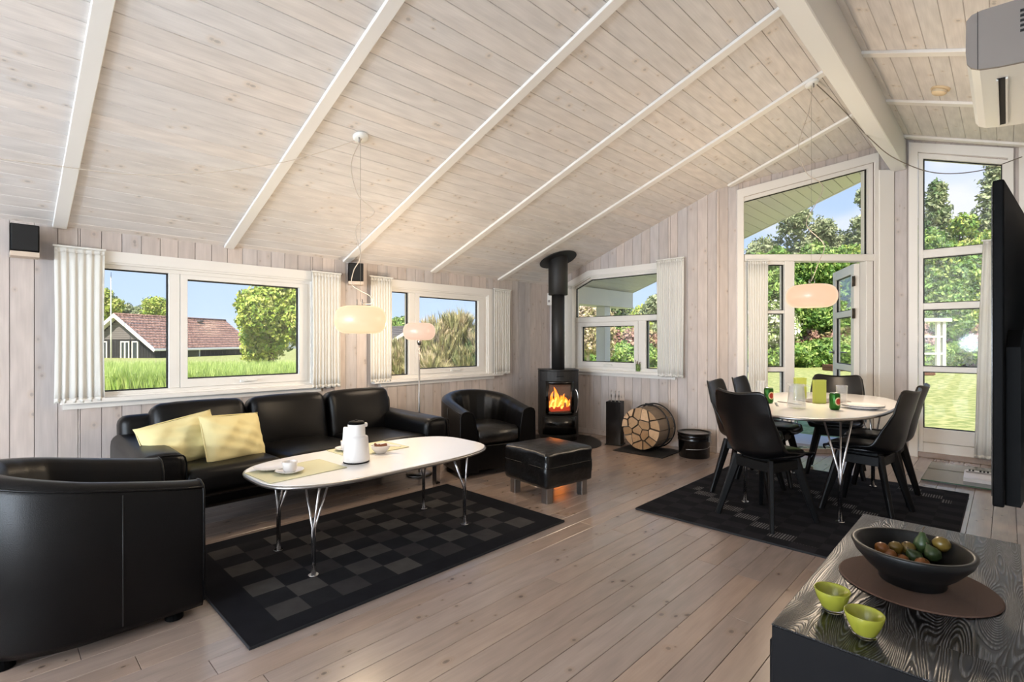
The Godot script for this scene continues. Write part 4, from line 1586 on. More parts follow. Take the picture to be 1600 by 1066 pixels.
	for l in logs:
		var o := solo("burning_log", MB.new().add(taper(l[0], l[1], Vector2(0.055, 0.05), Vector2(0.05, 0.045), Vector3.UP), false), M.ember if k < 2 else M.bark, ["glowing log at the back of the stove fire", "glowing log at the front of the stove fire", "charred log lying across the top of the stove fire"][k], "firewood", Vector3.ZERO, 0.0, "logs burning in the stove")
		o.transform = fb
		k += 1
	var fl := MB.new()
	var core := MB.new()
	rng.seed = 5
	for p in [[-0.095, 0.05, 0.13, 0.030], [-0.075, 0.06, 0.20, 0.036], [-0.040, 0.03, 0.25, 0.040], [-0.02, 0.075, 0.19, 0.034], [0.015, 0.05, 0.15, 0.034], [0.045, 0.07, 0.15, 0.034], [0.075, 0.05, 0.17, 0.036], [0.10, 0.07, 0.13, 0.030], [-0.06, 0.10, 0.09, 0.030], [0.03, 0.11, 0.08, 0.030], [0.12, 0.03, 0.10, 0.024], [-0.115, 0.02, 0.09, 0.024]]:
		for q in 2:
			var pts := []
			var rad := []
			var ph := rng.randf() * 6.0
			for i in 8:
				var f := i / 7.0
				pts.append(Vector3(p[0] + 0.020 * sin(ph + f * 5.0) * f, 0.385 + f * p[2] * (1.0 if q == 0 else 0.68), p[1] + 0.012 * cos(ph + f * 4.0) + 0.006 * q))
				rad.append(maxf(0.001, p[3] * (0.75 if q == 0 else 0.62) * (0.55 + 1.2 * f) * pow(1.0 - f, 0.75)))
			(fl if q == 0 else core).add(tube(pts, rad, 8), true)
	var fo := thing("flames", "orange and yellow flames leaping behind the stove glass", "fire", t.position, 0.80)
	part("flame_tongue", fl, M.flame, fo, "stuff")
	part("flame_core", core, M.flame_core, fo, "stuff")
	var l := OmniLight3D.new()
	l.name = "fire_light"
	l.light_color = Color(1.0, 0.55, 0.2)
	l.light_energy = 0.03
	l.light_size = 0.06
	l.omni_range = 8.0
	l.omni_attenuation = 2.0
	l.shadow_enabled = true
	fo.add_child(l)
	l.position = Vector3(0, 0.57, 0.13)


# Voronoi cells of seeds in a disc
func cells(seeds: Array, r: float, gap: float) -> Array:
	var out := []
	for i in seeds.size():
		var poly := PackedVector2Array()
		for k in 24:
			poly.append(Vector2(cos(TAU * k / 24.0), sin(TAU * k / 24.0)) * r)
		for j in seeds.size():
			if j == i:
				continue
			var m: Vector2 = (seeds[i] + seeds[j]) / 2
			var d: Vector2 = (seeds[j] - seeds[i]).normalized()
			var s := Vector2(-d.y, d.x)
			var half := PackedVector2Array([m + s * 5 - d * gap, m - s * 5 - d * gap, m - s * 5 - d * 10, m + s * 5 - d * 10])
			var res := Geometry2D.intersect_polygons(poly, half)
			if res.is_empty():
				poly = PackedVector2Array()
				break
			poly = res[0]
		if poly.size() > 2:
			out.append(poly)
	return out


func build_hearth_things() -> void:
	solo("hearth_mat", one_bar(-0.29, 0.29, 0.0, 0.008, -0.24, 0.24, 0.002), M.black_matt, "flat black mat on the floor under the round log holder", "mat", Vector3(-2.825, 0, -5.03), 0.04)
	var base := Vector3(-2.845, 0.008, -5.08)
	var R := 0.235
	var h := thing("log_holder", "round black steel log holder with a handle on top, filled with split logs", "log holder", base)
	for z in [-0.15, -0.02]:
		var pts := []
		for i in 40:
			var a := TAU * i / 40.0
			pts.append(Vector3(R * 1.03 * cos(a), R * 1.03 + 0.006 + R * 1.03 * sin(a), z))
		part("hoop", MB.new().add(tube(pts, 0.0075, 8, true), true), M.black_metal, h)
	var brace := MB.new()
	for a in [-0.5, -1.1, -2.04, -2.64]:
		var p := Vector3(R * 1.03 * cos(a), R * 1.03 + 0.006 + R * 1.03 * sin(a), 0)
		brace.add(tube([p + Vector3(0, 0, -0.15), p + Vector3(0, 0, -0.02)], 0.006, 8), true)
	part("brace", brace, M.black_metal, h)
	part("handle", MB.new().add(rbx(Vector3(0.10, 0.026, 0.026), 0.012, 1), true, tf(Vector3(0, 2 * R * 1.03 + 0.006, -0.02))), M.black_matt, h)
	var seeds := []
	for q in [[385, 520], [372, 600], [392, 690], [415, 765], [468, 590], [520, 500], [612, 520], [600, 605], [530, 672], [512, 745], [545, 815], [632, 815], [665, 765], [705, 690], [722, 590], [448, 480], [600, 700], [700, 500]]:
		seeds.append(Vector2((q[0] - 560) * 0.00107, -(q[1] - 645) * 0.00107))
	var cs := cells(seeds, R - 0.010, 0.0055)
	rng.seed = 9
	var said := {}
	for poly in cs:
		var mid := Vector2.ZERO
		for q in poly:
			mid += q / float(poly.size())
		var hour := int(round(fposmod(90.0 - rad_to_deg(mid.angle()), 360.0) / 30.0)) % 12
		var where := ""
		if mid.length() > 0.115:
			where = "at the %s o'clock edge of the round stack" % ["twelve", "one", "two", "three", "four", "five", "six", "seven", "eight", "nine", "ten", "eleven"][hour]
		else:
			where = "in the %s of the round stack" % (("upper " if mid.y > 0.0 else "lower ") + ("left middle" if mid.x < 0.0 else "right middle"))
		if said.has(where):
			where = "second one, " + where
		said[where] = true
		var z1 := 0.15 + rng.randf() * 0.028
		var mb := MB.new()
		mb.add(prism(poly, -0.155 - rng.randf() * 0.03, z1 - 0.001), false, tf(Vector3(0, R * 1.03 + 0.004, 0)))
		var o := solo("firewood_log", mb, M.log_grey, "split log " + where, "firewood", base, 0.0, "split logs in the round holder")
		var face := MB.new()
		var ip := Geometry2D.offset_polygon(poly, -0.0018)
		if ip.size():
			face.add(prism(ip[0], z1 - 0.004, z1), false, tf(Vector3(0, R * 1.03 + 0.004, 0)))
			part("cut_face", face, M.cut_wood[rng.randi() % 4], o)

	# ash bucket
	var b := thing("ash_bucket", "black metal bucket with a wire handle and lid, right of the log holder", "bucket", Vector3(-2.345, 0, -5.135))
	part("body", MB.new().add(lathe([Vector2(0, 0.0), Vector2(0.146, 0.0), Vector2(0.151, 0.006), Vector2(0.158, 0.175), Vector2(0.163, 0.180), Vector2(0.159, 0.186), Vector2(0.160, 0.212), Vector2(0.165, 0.217), Vector2(0.161, 0.224), Vector2(0.163, 0.246), Vector2(0.170, 0.252), Vector2(0.168, 0.258), Vector2(0.158, 0.256), Vector2(0.154, 0.20), Vector2(0, 0.19)], 48), true), M.black_enamel, b)
	part("lid", MB.new().add(lathe([Vector2(0, 0.235), Vector2(0.150, 0.233), Vector2(0.155, 0.240), Vector2(0.150, 0.245), Vector2(0, 0.243)], 40), true), M.steel, b)
	part("handle", MB.new().add(tube(spline([Vector3(0.168, 0.205, 0.0), Vector3(0.195, 0.17, 0.03), Vector3(0.185, 0.125, 0.09), Vector3(0.12, 0.108, 0.15), Vector3(0.0, 0.10, 0.19)], 5), 0.0028, 6), true), M.steel, b)
	for s in [-1.0, 1.0]:
		part("handle_ear", MB.new().add(cham(Vector3(0.012, 0.06, 0.035), 0.003), false, tf(Vector3(0.166 * s, 0.20, 0))), M.steel, b)

	# fire tools in their box
	var f := thing("fire_tool_stand", "narrow dark glass and steel box of fire tools beside the log holder", "fire tools", Vector3(-3.28, 0, -5.10), 0.30)
	part("base", MB.new().add(cham(Vector3(0.20, 0.012, 0.18), 0.003), false, tf(Vector3(0, 0.006, 0))), M.black_metal, f)
	var sides := MB.new()
	bar(sides, -0.085, -0.075, 0.012, 0.50, -0.075, 0.075, 0.001)
	bar(sides, 0.075, 0.085, 0.012, 0.50, -0.075, 0.075, 0.001)
	bar(sides, -0.075, 0.075, 0.012, 0.50, -0.085, -0.075, 0.001)
	part("casing", sides, M.black_metal, f)
	part("front_panel", one_bar(-0.085, 0.085, 0.012, 0.50, 0.076, 0.084, 0.001), M.smoked, f)
	for i in 3:
		var tl := thing("fire_tool", ["steel fire poker standing in the left of the tool box", "steel fire tongs standing in the middle of the tool box", "steel hearth brush handle standing in the right of the tool box"][i], "fire tool", Vector3(-3.28, 0.014, -5.10), 0.30)
		part("rod", MB.new().add(cyl(0.0045, 0.0, 0.56, 8), true, tf(Vector3(-0.045 + 0.045 * i, 0, 0))), M.steel, tl)
		part("grip", MB.new().add(cyl(0.0075, 0.53, 0.605, 10, 0.002), true, tf(Vector3(-0.045 + 0.045 * i, 0, 0))), M.steel, tl)

	# thermostat on the wall, and the pot on the window sill
	var th := thing("wall_thermostat", "small white box on the wall beside the flue", "thermostat", Vector3(-4.545, 1.78, BACK_Z + 0.002))
	part("housing", MB.new().add(rbx(Vector3(0.075, 0.17, 0.05), 0.008, 1), true, tf(Vector3(0, 0, 0.026))), M.white_plastic, th)
	part("dial", MB.new().add(cyl(0.018, 0.0, 0.008, 20, 0.002), true, tf(Vector3(0, -0.03, 0.051), Basis(Vector3.RIGHT, PI / 2))), M.grey_plastic, th)
	var g := Vector3(-3.19, 0.8335, BACK_Z + 0.012)
	var gl := thing("green_glass", "small green glass tumbler on the sill of the stove window", "glass", g)
	part("wall", MB.new().add(lathe([Vector2(0, 0.0), Vector2(0.028, 0.0), Vector2(0.031, 0.09), Vector2(0.0295, 0.09), Vector2(0.0265, 0.006), Vector2(0, 0.006)], 28), true), M.lime_pale, gl)
	rng.seed = 4
	for i in 5:
		var a := i * 1.26
		solo("wooden_stick", MB.new().add(tube([Vector3(0.01 * cos(a), 0.008, 0.01 * sin(a)), Vector3(0.022 * cos(a), 0.092, 0.022 * sin(a)), Vector3(0.030 * cos(a), 0.115 + 0.012 * (i % 3), 0.030 * sin(a))], 0.0035, 6), true), M.log_grey, "short dark stick standing in the green glass on the window sill", "stick", g, 0.0, "sticks in the green glass")


# ---------- dining ----------
func make_chair() -> Node3D:
	var t := thing("dining_chair", "", "chair", Vector3.ZERO, 0.0, "black shell chairs round the dining table")
	# faces +z
	var prof := [Vector2(0.235, 0.425), Vector2(0.20, 0.447), Vector2(0.10, 0.440), Vector2(-0.03, 0.425), Vector2(-0.13, 0.425), Vector2(-0.19, 0.455), Vector2(-0.215, 0.52), Vector2(-0.235, 0.62), Vector2(-0.265, 0.74), Vector2(-0.30, 0.855)]
	var wid := [0.37, 0.41, 0.44, 0.455, 0.46, 0.455, 0.445, 0.435, 0.425, 0.40]
	var fn := func(u: float, v: float):
		var f := u * (prof.size() - 1)
		var i := mini(int(f), prof.size() - 2)
		var k := f - i
		var p: Vector2 = prof[i].cubic_interpolate(prof[i + 1], prof[maxi(i - 1, 0)], prof[mini(i + 2, prof.size() - 1)], k)
		var w: float = cubic_interpolate(wid[i], wid[i + 1], wid[maxi(i - 1, 0)], wid[mini(i + 2, wid.size() - 1)], k)
		var q := (v - 0.5) * 2.0
		var back := smoothstep(0.38, 0.62, u)
		var x := q * w * 0.5
		var lift := 0.045 * pow(absf(q), 3.0) * (1.0 - back) * smoothstep(0.0, 0.35, u)
		var wing := 0.105 * pow(absf(q), 2.4) * sin(PI * clampf((u - 0.25) / 0.62, 0.0, 1.0))
		var y := p.y + lift + 0.03 * pow(absf(q), 2.0) * sin(PI * clampf((u - 0.3) / 0.5, 0.0, 1.0))
		# the top edge dips between its raised corners and the corners round off
		var tip := smoothstep(0.84, 1.0, u)
		y += tip * (0.026 * pow(absf(q), 1.6) - 0.052 * pow(absf(q), 12.0))
		var z := p.x + wing + 0.055 * pow(absf(q), 2.0) * smoothstep(0.6, 1.0, u)
		if u < 0.12:
			z -= 0.045 * pow(absf(q), 4.0) * (1.0 - u / 0.12)
		return Vector3(x, y, z)
	part("shell", MB.new().add(sheet(fn, 44, 26, 0.009), true), M.chair_shell, t)
	var pad := superellipse(0.195, 0.185, 3.0, 40)
	part("seat_pad", MB.new().add(plate(pad.map(func(p): return p + Vector2(0, 0.035)), 0.432, 0.468, 0.014), true), M.cushion_leather, t)
	for sx in [-1.0, 1.0]:
		for sz in [-1.0, 1.0]:
			var a := Vector3(0.125 * sx, 0.415, 0.115 * sz)
			var b := Vector3(0.212 * sx, 0.0, 0.212 * sz)
			part("leg", MB.new().add(taper(a, b, Vector2(0.034, 0.062), Vector2(0.026, 0.034), Vector3(sx, 0, -sz).normalized()), false), M.black_wood, t)
	var ap := MB.new()
	for s in [-1.0, 1.0]:
		bar(ap, -0.15, 0.15, 0.345, 0.408, 0.125 * s - 0.012, 0.125 * s + 0.012, 0.004)
		bar(ap, 0.135 * s - 0.012, 0.135 * s + 0.012, 0.345, 0.408, -0.125, 0.125, 0.004)
	bar(ap, -0.10, 0.10, 0.395, 0.425, -0.10, 0.10, 0.004)
	part("underframe", ap, M.black_wood, t)
	return t


func build_dining() -> void:
	var t := thing("dining_table", "white oval dining table with chrome rod legs by the open garden door", "table", Vector3(-1.09, 0, -4.475))
	var out := superellipse(0.51, 0.95, 2.6, 80)
	part("tabletop", MB.new().add(plate(out, 0.702, 0.723, 0.003), false), M.laminate, t)
	part("metal_rim", MB.new().add(tube(out.map(func(p): return Vector3(p.x * 1.002, 0.7115, p.y * 1.001)), 0.0095, 8, true), true), M.steel, t)
	table_legs(t, [0.30, -0.30], [0.575, -0.565], 0.703, 0.33)

	var c := make_chair()
	c.position = Vector3(-1.165, 0.013, -3.645)
	c.rotation.y = PI - 0.36
	c.set_meta("label", "black shell chair at the near end of the dining table, its back to the camera")
	dup(c, Vector3(-1.475, 0.013, -4.20), PI / 2 + 0.07, "black shell chair on the left side of the dining table, the nearer of the two")
	dup(c, Vector3(-1.475, 0.013, -4.72), PI / 2 + 0.05, "black shell chair on the left side of the dining table, the farther of the two")
	dup(c, Vector3(-1.12, 0.013, -5.36), 0.16, "black shell chair at the far end of the dining table, facing the camera")
	dup(c, Vector3(-0.715, 0.013, -4.31), -PI / 2 - 0.13, "black shell chair on the right side of the dining table, the nearer of the two")
	dup(c, Vector3(-0.712, 0.013, -4.80), -PI / 2 - 0.02, "black shell chair on the right side of the dining table, the farther of the two")

	var y := 0.7235
	# glass jug
	var j := thing("glass_jug", "clear glass water jug with a handle on the dining table", "jug", Vector3(-1.075, y, -4.00), 0.75)
	part("body", MB.new().add(lathe([Vector2(0, 0.004), Vector2(0.050, 0.0), Vector2(0.060, 0.006), Vector2(0.061, 0.02), Vector2(0.050, 0.125), Vector2(0.047, 0.15), Vector2(0.050, 0.172), Vector2(0.0475, 0.172), Vector2(0.0445, 0.15), Vector2(0.0475, 0.125), Vector2(0.057, 0.02), Vector2(0.05, 0.012), Vector2(0, 0.012)], 40), true), M.jug_glass, j)
	part("handle", MB.new().add(tube(spline([Vector3(0.047, 0.158, 0), Vector3(0.080, 0.160, 0), Vector3(0.090, 0.13, 0), Vector3(0.082, 0.08, 0), Vector3(0.055, 0.055, 0)], 6), 0.0065, 8), true), M.clear_thin, j)
	part("spout", MB.new().add(sheet(func(u, v): return Vector3(-0.045 - 0.022 * u, 0.158 + 0.014 * u + 0.012 * absf(v - 0.5), (v - 0.5) * 0.055 * (1.0 - 0.6 * u)), 5, 6, 0.003), true), M.clear_thin, j)
	can(Vector3(-0.862, y, -4.10), "green drinks can with a round emblem, right of the jug on the dining table", 0.95)
	can(Vector3(-1.318, y, -4.185), "green drinks can with a round emblem, left of the jug on the dining table", 0.95)
	tumbler(Vector3(-0.860, y, -4.30), "tall clear drinking glass behind the right-hand green can")
	tumbler(Vector3(-1.432, y, -4.36), "tall clear drinking glass left of the left-hand green can")
	var pl := solo("dinner_plate", MB.new().add(lathe([Vector2(0, 0.003), Vector2(0.07, 0.003), Vector2(0.075, 0.0), Vector2(0.082, 0.003), Vector2(0.128, 0.016), Vector2(0.131, 0.019), Vector2(0.125, 0.019), Vector2(0.08, 0.008), Vector2(0, 0.007)], 44), true), M.porcelain, "white dinner plate, lower of two stacked at the right of the dining table", "plate", Vector3(-0.735, y, -4.31))
	var up := dup(pl, Vector3(-0.735, y + 0.010, -4.31), 0.3, "white dinner plate, upper of two stacked at the right of the dining table")
	solo("table_knife", MB.new().add(rbx(Vector3(0.016, 0.004, 0.21), 0.0019, 1), true, tf(Vector3(0, 0.002, 0))), M.steel, "steel table knife lying beside the left green can", "knife", Vector3(-1.245, y, -4.13), 0.35)
	solo("table_knife", MB.new().add(rbx(Vector3(0.016, 0.004, 0.21), 0.0019, 1), true, tf(Vector3(0, 0.002, 0))), M.steel, "steel table knife lying just left of the glass jug", "knife", Vector3(-1.20, y, -4.28), 1.1)
	# lime card holders
	for q in [[-1.035, -4.44, "lime green square vase behind the jug and the right can"], [-1.205, -4.58, "lime green square vase half hidden behind the jug handle"]]:
		var v := thing("square_vase", q[2], "vase", Vector3(q[0], y, q[1]), 0.76)
		var vm := MB.new()
		bar(vm, -0.043, 0.043, 0.0, 0.008, -0.018, 0.018, 0.002)
		bar(vm, -0.043, -0.038, 0.008, 0.176, -0.018, 0.018, 0.001)
		bar(vm, 0.038, 0.043, 0.008, 0.176, -0.018, 0.018, 0.001)
		bar(vm, -0.038, 0.038, 0.008, 0.176, -0.018, -0.014, 0.001)
		bar(vm, -0.038, 0.038, 0.008, 0.176, 0.014, 0.018, 0.001)
		part("wall", vm, M.lime_vase, v)
		part("rim", ring_prism(rect(-0.044, 0.044, -0.019, 0.019), rect(-0.037, 0.037, -0.013, 0.013), 0.0, 0.004), M.lime_vase, v).transform = Transform3D(Basis(Vector3.RIGHT, -PI / 2), Vector3(0, 0.175, 0))
	solo("serving_tray", MB.new().add(plate(superellipse(0.17, 0.12, 5.0, 48), 0.0, 0.008, 0.003), false), M.tray, "flat grey-brown tray under the lime vases on the dining table", "tray", Vector3(-1.05, y, -4.62), 0.75)


func can(at: Vector3, label: String, turn: float) -> void:
	var c := thing("drinks_can", label, "can", at, turn)
	part("body", MB.new().add(lathe([Vector2(0, 0.006), Vector2(0.020, 0.004), Vector2(0.025, 0.0), Vector2(0.028, 0.004), Vector2(0.033, 0.014), Vector2(0.033, 0.106), Vector2(0.0285, 0.116), Vector2(0, 0.116)], 36), true), M.can_green, c)
	part("rim", MB.new().add(lathe([Vector2(0, 0.112), Vector2(0.0265, 0.112), Vector2(0.0285, 0.115), Vector2(0.028, 0.119), Vector2(0.0262, 0.119), Vector2(0.025, 0.115), Vector2(0, 0.115)], 36), true), M.alu, c)
	var em := func(r: float, rr: float):
		return sheet(func(u, v):
			var a = TAU * u
			var k = r * v
			var ang = k * cos(a) / 0.033 * 0.8
			return Vector3(rr * sin(ang), 0.060 + k * sin(a), rr * cos(ang)), 24, 4, 0.0004)
	part("emblem_ring", MB.new().add(em.call(0.029, 0.0334), true), M.label_cream, c)
	part("emblem", MB.new().add(em.call(0.021, 0.0338), true), M.label_red, c)


func tumbler(at: Vector3, label: String) -> void:
	var g := thing("drinking_glass", label, "glass", at)
	part("wall", MB.new().add(lathe([Vector2(0, 0.0), Vector2(0.027, 0.0), Vector2(0.030, 0.004), Vector2(0.037, 0.155), Vector2(0.0355, 0.156), Vector2(0.034, 0.152), Vector2(0.027, 0.014), Vector2(0, 0.012)], 32), true), M.tumbler, g)


# ---------- right-hand side ----------
func build_right() -> void:
	# TV bench: long side along z
	var b := thing("media_bench", "low black ash bench in the right foreground under the television", "bench", Vector3(-0.209, 0, -2.055))
	part("top", one_bar(-0.242, 0.242, 0.4455, 0.450, -0.603, 0.603, 0.0015), M.ash, b)
	part("carcass", one_bar(-0.241, 0.241, 0.03, 0.4455, -0.602, 0.602, 0.002), M.ash_side, b)
	part("plinth", one_bar(-0.215, 0.22, 0.0, 0.03, -0.57, 0.57, 0.002), M.black_matt, b)
	for z in [-0.30, 0.30]:
		var dr := part("drawer_front", one_bar(-0.250, -0.2405, 0.06, 0.40, z - 0.29, z + 0.29, 0.002), M.ash_side, b)
		part("drawer_handle", one_bar(-0.266, -0.2495, 0.30, 0.315, z - 0.07, z + 0.07, 0.003), M.black_metal, dr)

	var my := 0.4505
	solo("round_place_mat", MB.new().add(lathe([Vector2(0, 0.0), Vector2(0.196, 0.0), Vector2(0.200, 0.002), Vector2(0.196, 0.005), Vector2(0, 0.005)], 64), false), M.woven, "round brown woven mat under the black bowl on the bench", "mat", Vector3(-0.205, my, -2.00))
	var by := my + 0.005
	var bc := Vector3(-0.214, by, -2.00)
	solo("fruit_bowl", MB.new().add(lathe([Vector2(0, 0.0), Vector2(0.082, 0.0), Vector2(0.085, 0.004), Vector2(0.085, 0.018), Vector2(0.115, 0.045), Vector2(0.147, 0.083), Vector2(0.157, 0.108), Vector2(0.155, 0.112), Vector2(0.145, 0.112), Vector2(0.141, 0.107), Vector2(0.125, 0.072), Vector2(0.09, 0.042), Vector2(0.05, 0.030), Vector2(0, 0.027)], 64), true), M.black_bowl, "wide black wooden bowl of decorative fruit on the bench", "bowl", bc)
	rng.seed = 77
	var fr := [
		[-0.087, -0.03, 0.022, 0, "brown-orange round fruit at the left edge inside the black bowl"],
		[-0.060, -0.010, 0.020, 0, "brown-orange round fruit second from the left in the black bowl"],
		[-0.050, -0.068, 0.022, 1, "olive and orange fruit at the back left in the black bowl"],
		[-0.022, -0.005, 0.019, 0, "small orange-brown fruit at the front of the black bowl"],
		[-0.012, -0.075, 0.022, 1, "mottled orange-green fruit at the back middle of the black bowl"],
		[0.012, -0.025, 0.024, 2, "dark green pointed fruit in the middle of the black bowl"],
		[0.030, -0.085, 0.025, 3, "green pear with an upright stalk in the black bowl"],
		[0.040, 0.020, 0.021, 0, "reddish brown fruit at the front right in the black bowl"],
		[0.066, -0.028, 0.024, 2, "dark green pointed fruit right of the pear in the black bowl"],
		[0.088, -0.075, 0.025, 1, "red and green fruit at the right end inside the black bowl"],
	]
	var n := 0
	for f in fr:
		# positions are turned into the view's left-right so that they read as in the bowl
		var p := bc + Vector3(f[0] * 0.80 - 0.008, 0, f[1] * 0.80 - 0.022) + Vector3(0, 0, -f[0] * 0.35)
		var dd := Vector2(p.x - bc.x, p.z - bc.z).length()
		var fy = by + 0.028 + maxf(0.0, dd - 0.035) * 0.45 + f[2] * 0.98 + 0.004
		var o := thing("decorative_fruit", f[4], "fruit", Vector3(p.x, fy, p.z), f[0] * 40.0)
		var m: Material = [M.fruit_brown, M.fruit_mix, M.fruit_green, M.fruit_green][f[3]]
		var r: float = f[2]
		if f[3] == 3:
			part("flesh", MB.new().add(lathe([Vector2(0, -r), Vector2(r * 0.6, -r * 0.85), Vector2(r, -r * 0.1), Vector2(r * 0.85, r * 0.6), Vector2(r * 0.45, r * 1.2), Vector2(r * 0.28, r * 1.65), Vector2(0, r * 1.75)], 20), true), m, o)
			part("stalk", MB.new().add(tube([Vector3(0, r * 1.7, 0), Vector3(0.002, r * 2.1, 0), Vector3(0.007, r * 2.4, 0.002)], 0.0022, 6), true), M.bark, o)
		elif f[3] == 2:
			part("flesh", MB.new().add(lathe([Vector2(0, -r), Vector2(r * 0.7, -r * 0.7), Vector2(r, 0), Vector2(r * 0.7, r * 0.6), Vector2(r * 0.2, r * 1.15), Vector2(0, r * 1.3)], 18), true, tf(Vector3.ZERO, Basis(Vector3(0, 0, 1), 0.7 if n % 2 else -0.6))), m, o)
			part("stalk", MB.new().add(tube([Vector3(-r * 0.6 * (1 if n % 2 else -1), r * 0.9, 0), Vector3(-r * 0.8 * (1 if n % 2 else -1), r * 1.2, 0)], 0.0018, 6), true), M.bark, o)
		else:
			part("flesh", MB.new().add(lathe([Vector2(0, -r * 0.92), Vector2(r * 0.55, -r * 0.8), Vector2(r * 0.98, -r * 0.2), Vector2(r, r * 0.2), Vector2(r * 0.6, r * 0.78), Vector2(r * 0.18, r * 0.9), Vector2(0, r * 0.82)], 20), true, tf(Vector3.ZERO, Basis(Vector3(1, 0, 0.5).normalized(), 0.5))), m, o)
			part("stalk", MB.new().add(cyl(0.0018, r * 0.8, r * 1.02, 6), true, tf(Vector3.ZERO, Basis(Vector3(1, 0, 0.5).normalized(), 0.5))), M.bark, o)
		n += 1

	for q in [[-0.351, -1.640, "lime green glass candle bowl on the bench, farther from the camera of the two"], [-0.262, -1.555, "lime green glass candle bowl on the bench, nearer to the camera of the two"]]:
		var cb := thing("candle_bowl", q[2], "candle holder", Vector3(q[0], my, q[1]))
		part("bowl", MB.new().add(lathe([Vector2(0, 0.006), Vector2(0.022, 0.006), Vector2(0.027, 0.012), Vector2(0.038, 0.036), Vector2(0.0445, 0.058), Vector2(0.0435, 0.060), Vector2(0.041, 0.058), Vector2(0.034, 0.036), Vector2(0.024, 0.017), Vector2(0, 0.014)], 40), true), M.lime_glass, cb)
		part("clear_foot", MB.new().add(lathe([Vector2(0, 0.0), Vector2(0.024, 0.0), Vector2(0.027, 0.003), Vector2(0.0265, 0.0085), Vector2(0.021, 0.010), Vector2(0, 0.010)], 36), true), M.clear, cb)
		var tl := thing("tealight", ["white tealight inside the farther lime candle bowl", "white tealight inside the nearer lime candle bowl"][0 if q[0] < -0.3 else 1], "candle", Vector3(q[0], my + 0.0145, q[1]))
		part("cup", MB.new().add(cyl(0.019, 0.0, 0.015, 24, 0.001), false), M.alu, tl)
		part("wax", MB.new().add(cyl(0.0175, 0.013, 0.0155, 24), false), M.wax, tl)
		part("wick", MB.new().add(cyl(0.0009, 0.015, 0.023, 6), false), M.black_matt, tl)

	# television on an arm, seen almost edge-on
	var dz := Vector3(0.0844, 0, -0.9964)
	var tv := thing("television", "large black flat television seen almost edge-on at the right", "television", Vector3(-0.018, 0.826, -1.586))
	tv.basis = Basis(dz, Vector3.UP, dz.cross(Vector3.UP))
	# local x runs away along the set, z towards its back
	part("cabinet", MB.new().add(rbx(Vector3(1.22, 0.737, 0.020), 0.004, 1), true, tf(Vector3(0.61, 0.3685, 0.002))), M.black_plastic, tv)
	part("screen", one_bar(0.012, 1.208, 0.020, 0.725, -0.0105, -0.0078, 0.0005), M.screen, tv)
	var bk := MB.new()
	bk.add(prism(PackedVector2Array([Vector2(0.03, 0.0), Vector2(0.03, 0.36), Vector2(0.08, 0.40), Vector2(1.14, 0.40), Vector2(1.19, 0.36), Vector2(1.19, 0.0)]), 0.010, 0.036), false)
	part("back_housing", bk, M.black_plastic, tv)
	part("wall_arm", one_bar(0.70, 0.80, 0.24, 0.40, 0.035, 0.070, 0.004), M.black_metal, tv)

	# heat pump high on the right wall
	var hp := thing("heat_pump", "white heat pump unit high on the right wall, end cap with shade painted in grey", "heat pump", Vector3(0, 0, 0))
	var pf := PackedVector2Array([Vector2(0.118, 2.565), Vector2(0.046, 2.575), Vector2(-0.080, 2.578), Vector2(-0.110, 2.572), Vector2(-0.127, 2.552), Vector2(-0.129, 2.42), Vector2(-0.125, 2.372), Vector2(-0.112, 2.350), Vector2(-0.085, 2.335), Vector2(-0.03, 2.325), Vector2(0.046, 2.318), Vector2(0.118, 2.315)])
	part("housing", MB.new().add(prism(pf, -3.71, -2.905), false), M.white_plastic, hp)
	part("end_cap", MB.new().add(prism(pf, -2.905, -2.89), false), M.cap_shade, hp)
	var ly := 2.3235
	part("air_outlet", one_bar(-0.035, -0.008, ly - 0.004, ly + 0.004, -3.66, -3.02, 0.001), M.black_matt, hp)
	part("louvre", one_bar(-0.037, -0.030, ly - 0.010, ly + 0.0, -3.66, -3.02, 0.001), M.white_plastic, hp)
	part("louvre", one_bar(-0.008, 0.0, ly - 0.010, ly - 0.001, -3.66, -3.02, 0.001), M.white_plastic, hp)
	part("panel_joint", one_bar(-0.092, -0.0905, 2.335, 2.577, -2.8895, -2.886, 0.0), M.gasket, hp)
	var gr := MB.new()
	for i in 5:
		bar(gr, 0.035, 0.10, 2.44 + i * 0.02, 2.448 + i * 0.02, -2.8895, -2.884, 0.0)
	part("grille", gr, M.gasket, hp)

	# smoke alarm
	var x := -0.377
	var sm := thing("smoke_alarm", "round cream smoke alarm on the ceiling right of the ridge beam", "smoke alarm", Vector3(x, roof_y(x) - 0.001, -5.20))
	sm.rotation.z = -atan(SLOPE)
	part("base", MB.new().add(lathe([Vector2(0, 0), Vector2(0.062, 0), Vector2(0.062, -0.014), Vector2(0, -0.014)], 36), false), M.aged_plastic, sm)
	part("cover", MB.new().add(lathe([Vector2(0, -0.014), Vector2(0.052, -0.014), Vector2(0.050, -0.034), Vector2(0.040, -0.046), Vector2(0.0, -0.049)], 36), true), M.aged_plastic, sm)
	for i in 2:
		part("vent_ring", MB.new().add(lathe([Vector2(0, -0.020 - i * 0.010), Vector2(0.0525 - i * 0.001, -0.020 - i * 0.010), Vector2(0.0525 - i * 0.001, -0.023 - i * 0.010), Vector2(0, -0.023 - i * 0.010)], 36), false), M.lead, sm)

	speaker(Vector3(WALL_X, 1.84, -0.171), "small black wall speaker with pale base on the far left", 0.0)
	speaker(Vector3(WALL_X, 1.842, -2.46), "small black wall speaker with pale base between the two windows", 0.5)

	# keyboard lying on a glass plate on the floor
	var gp := thing("glass_floor_plate", "greenish glass sheet on the floor in front of the right glazed door", "glass plate", Vector3(-0.27, 0.013, -5.97), 0.0)
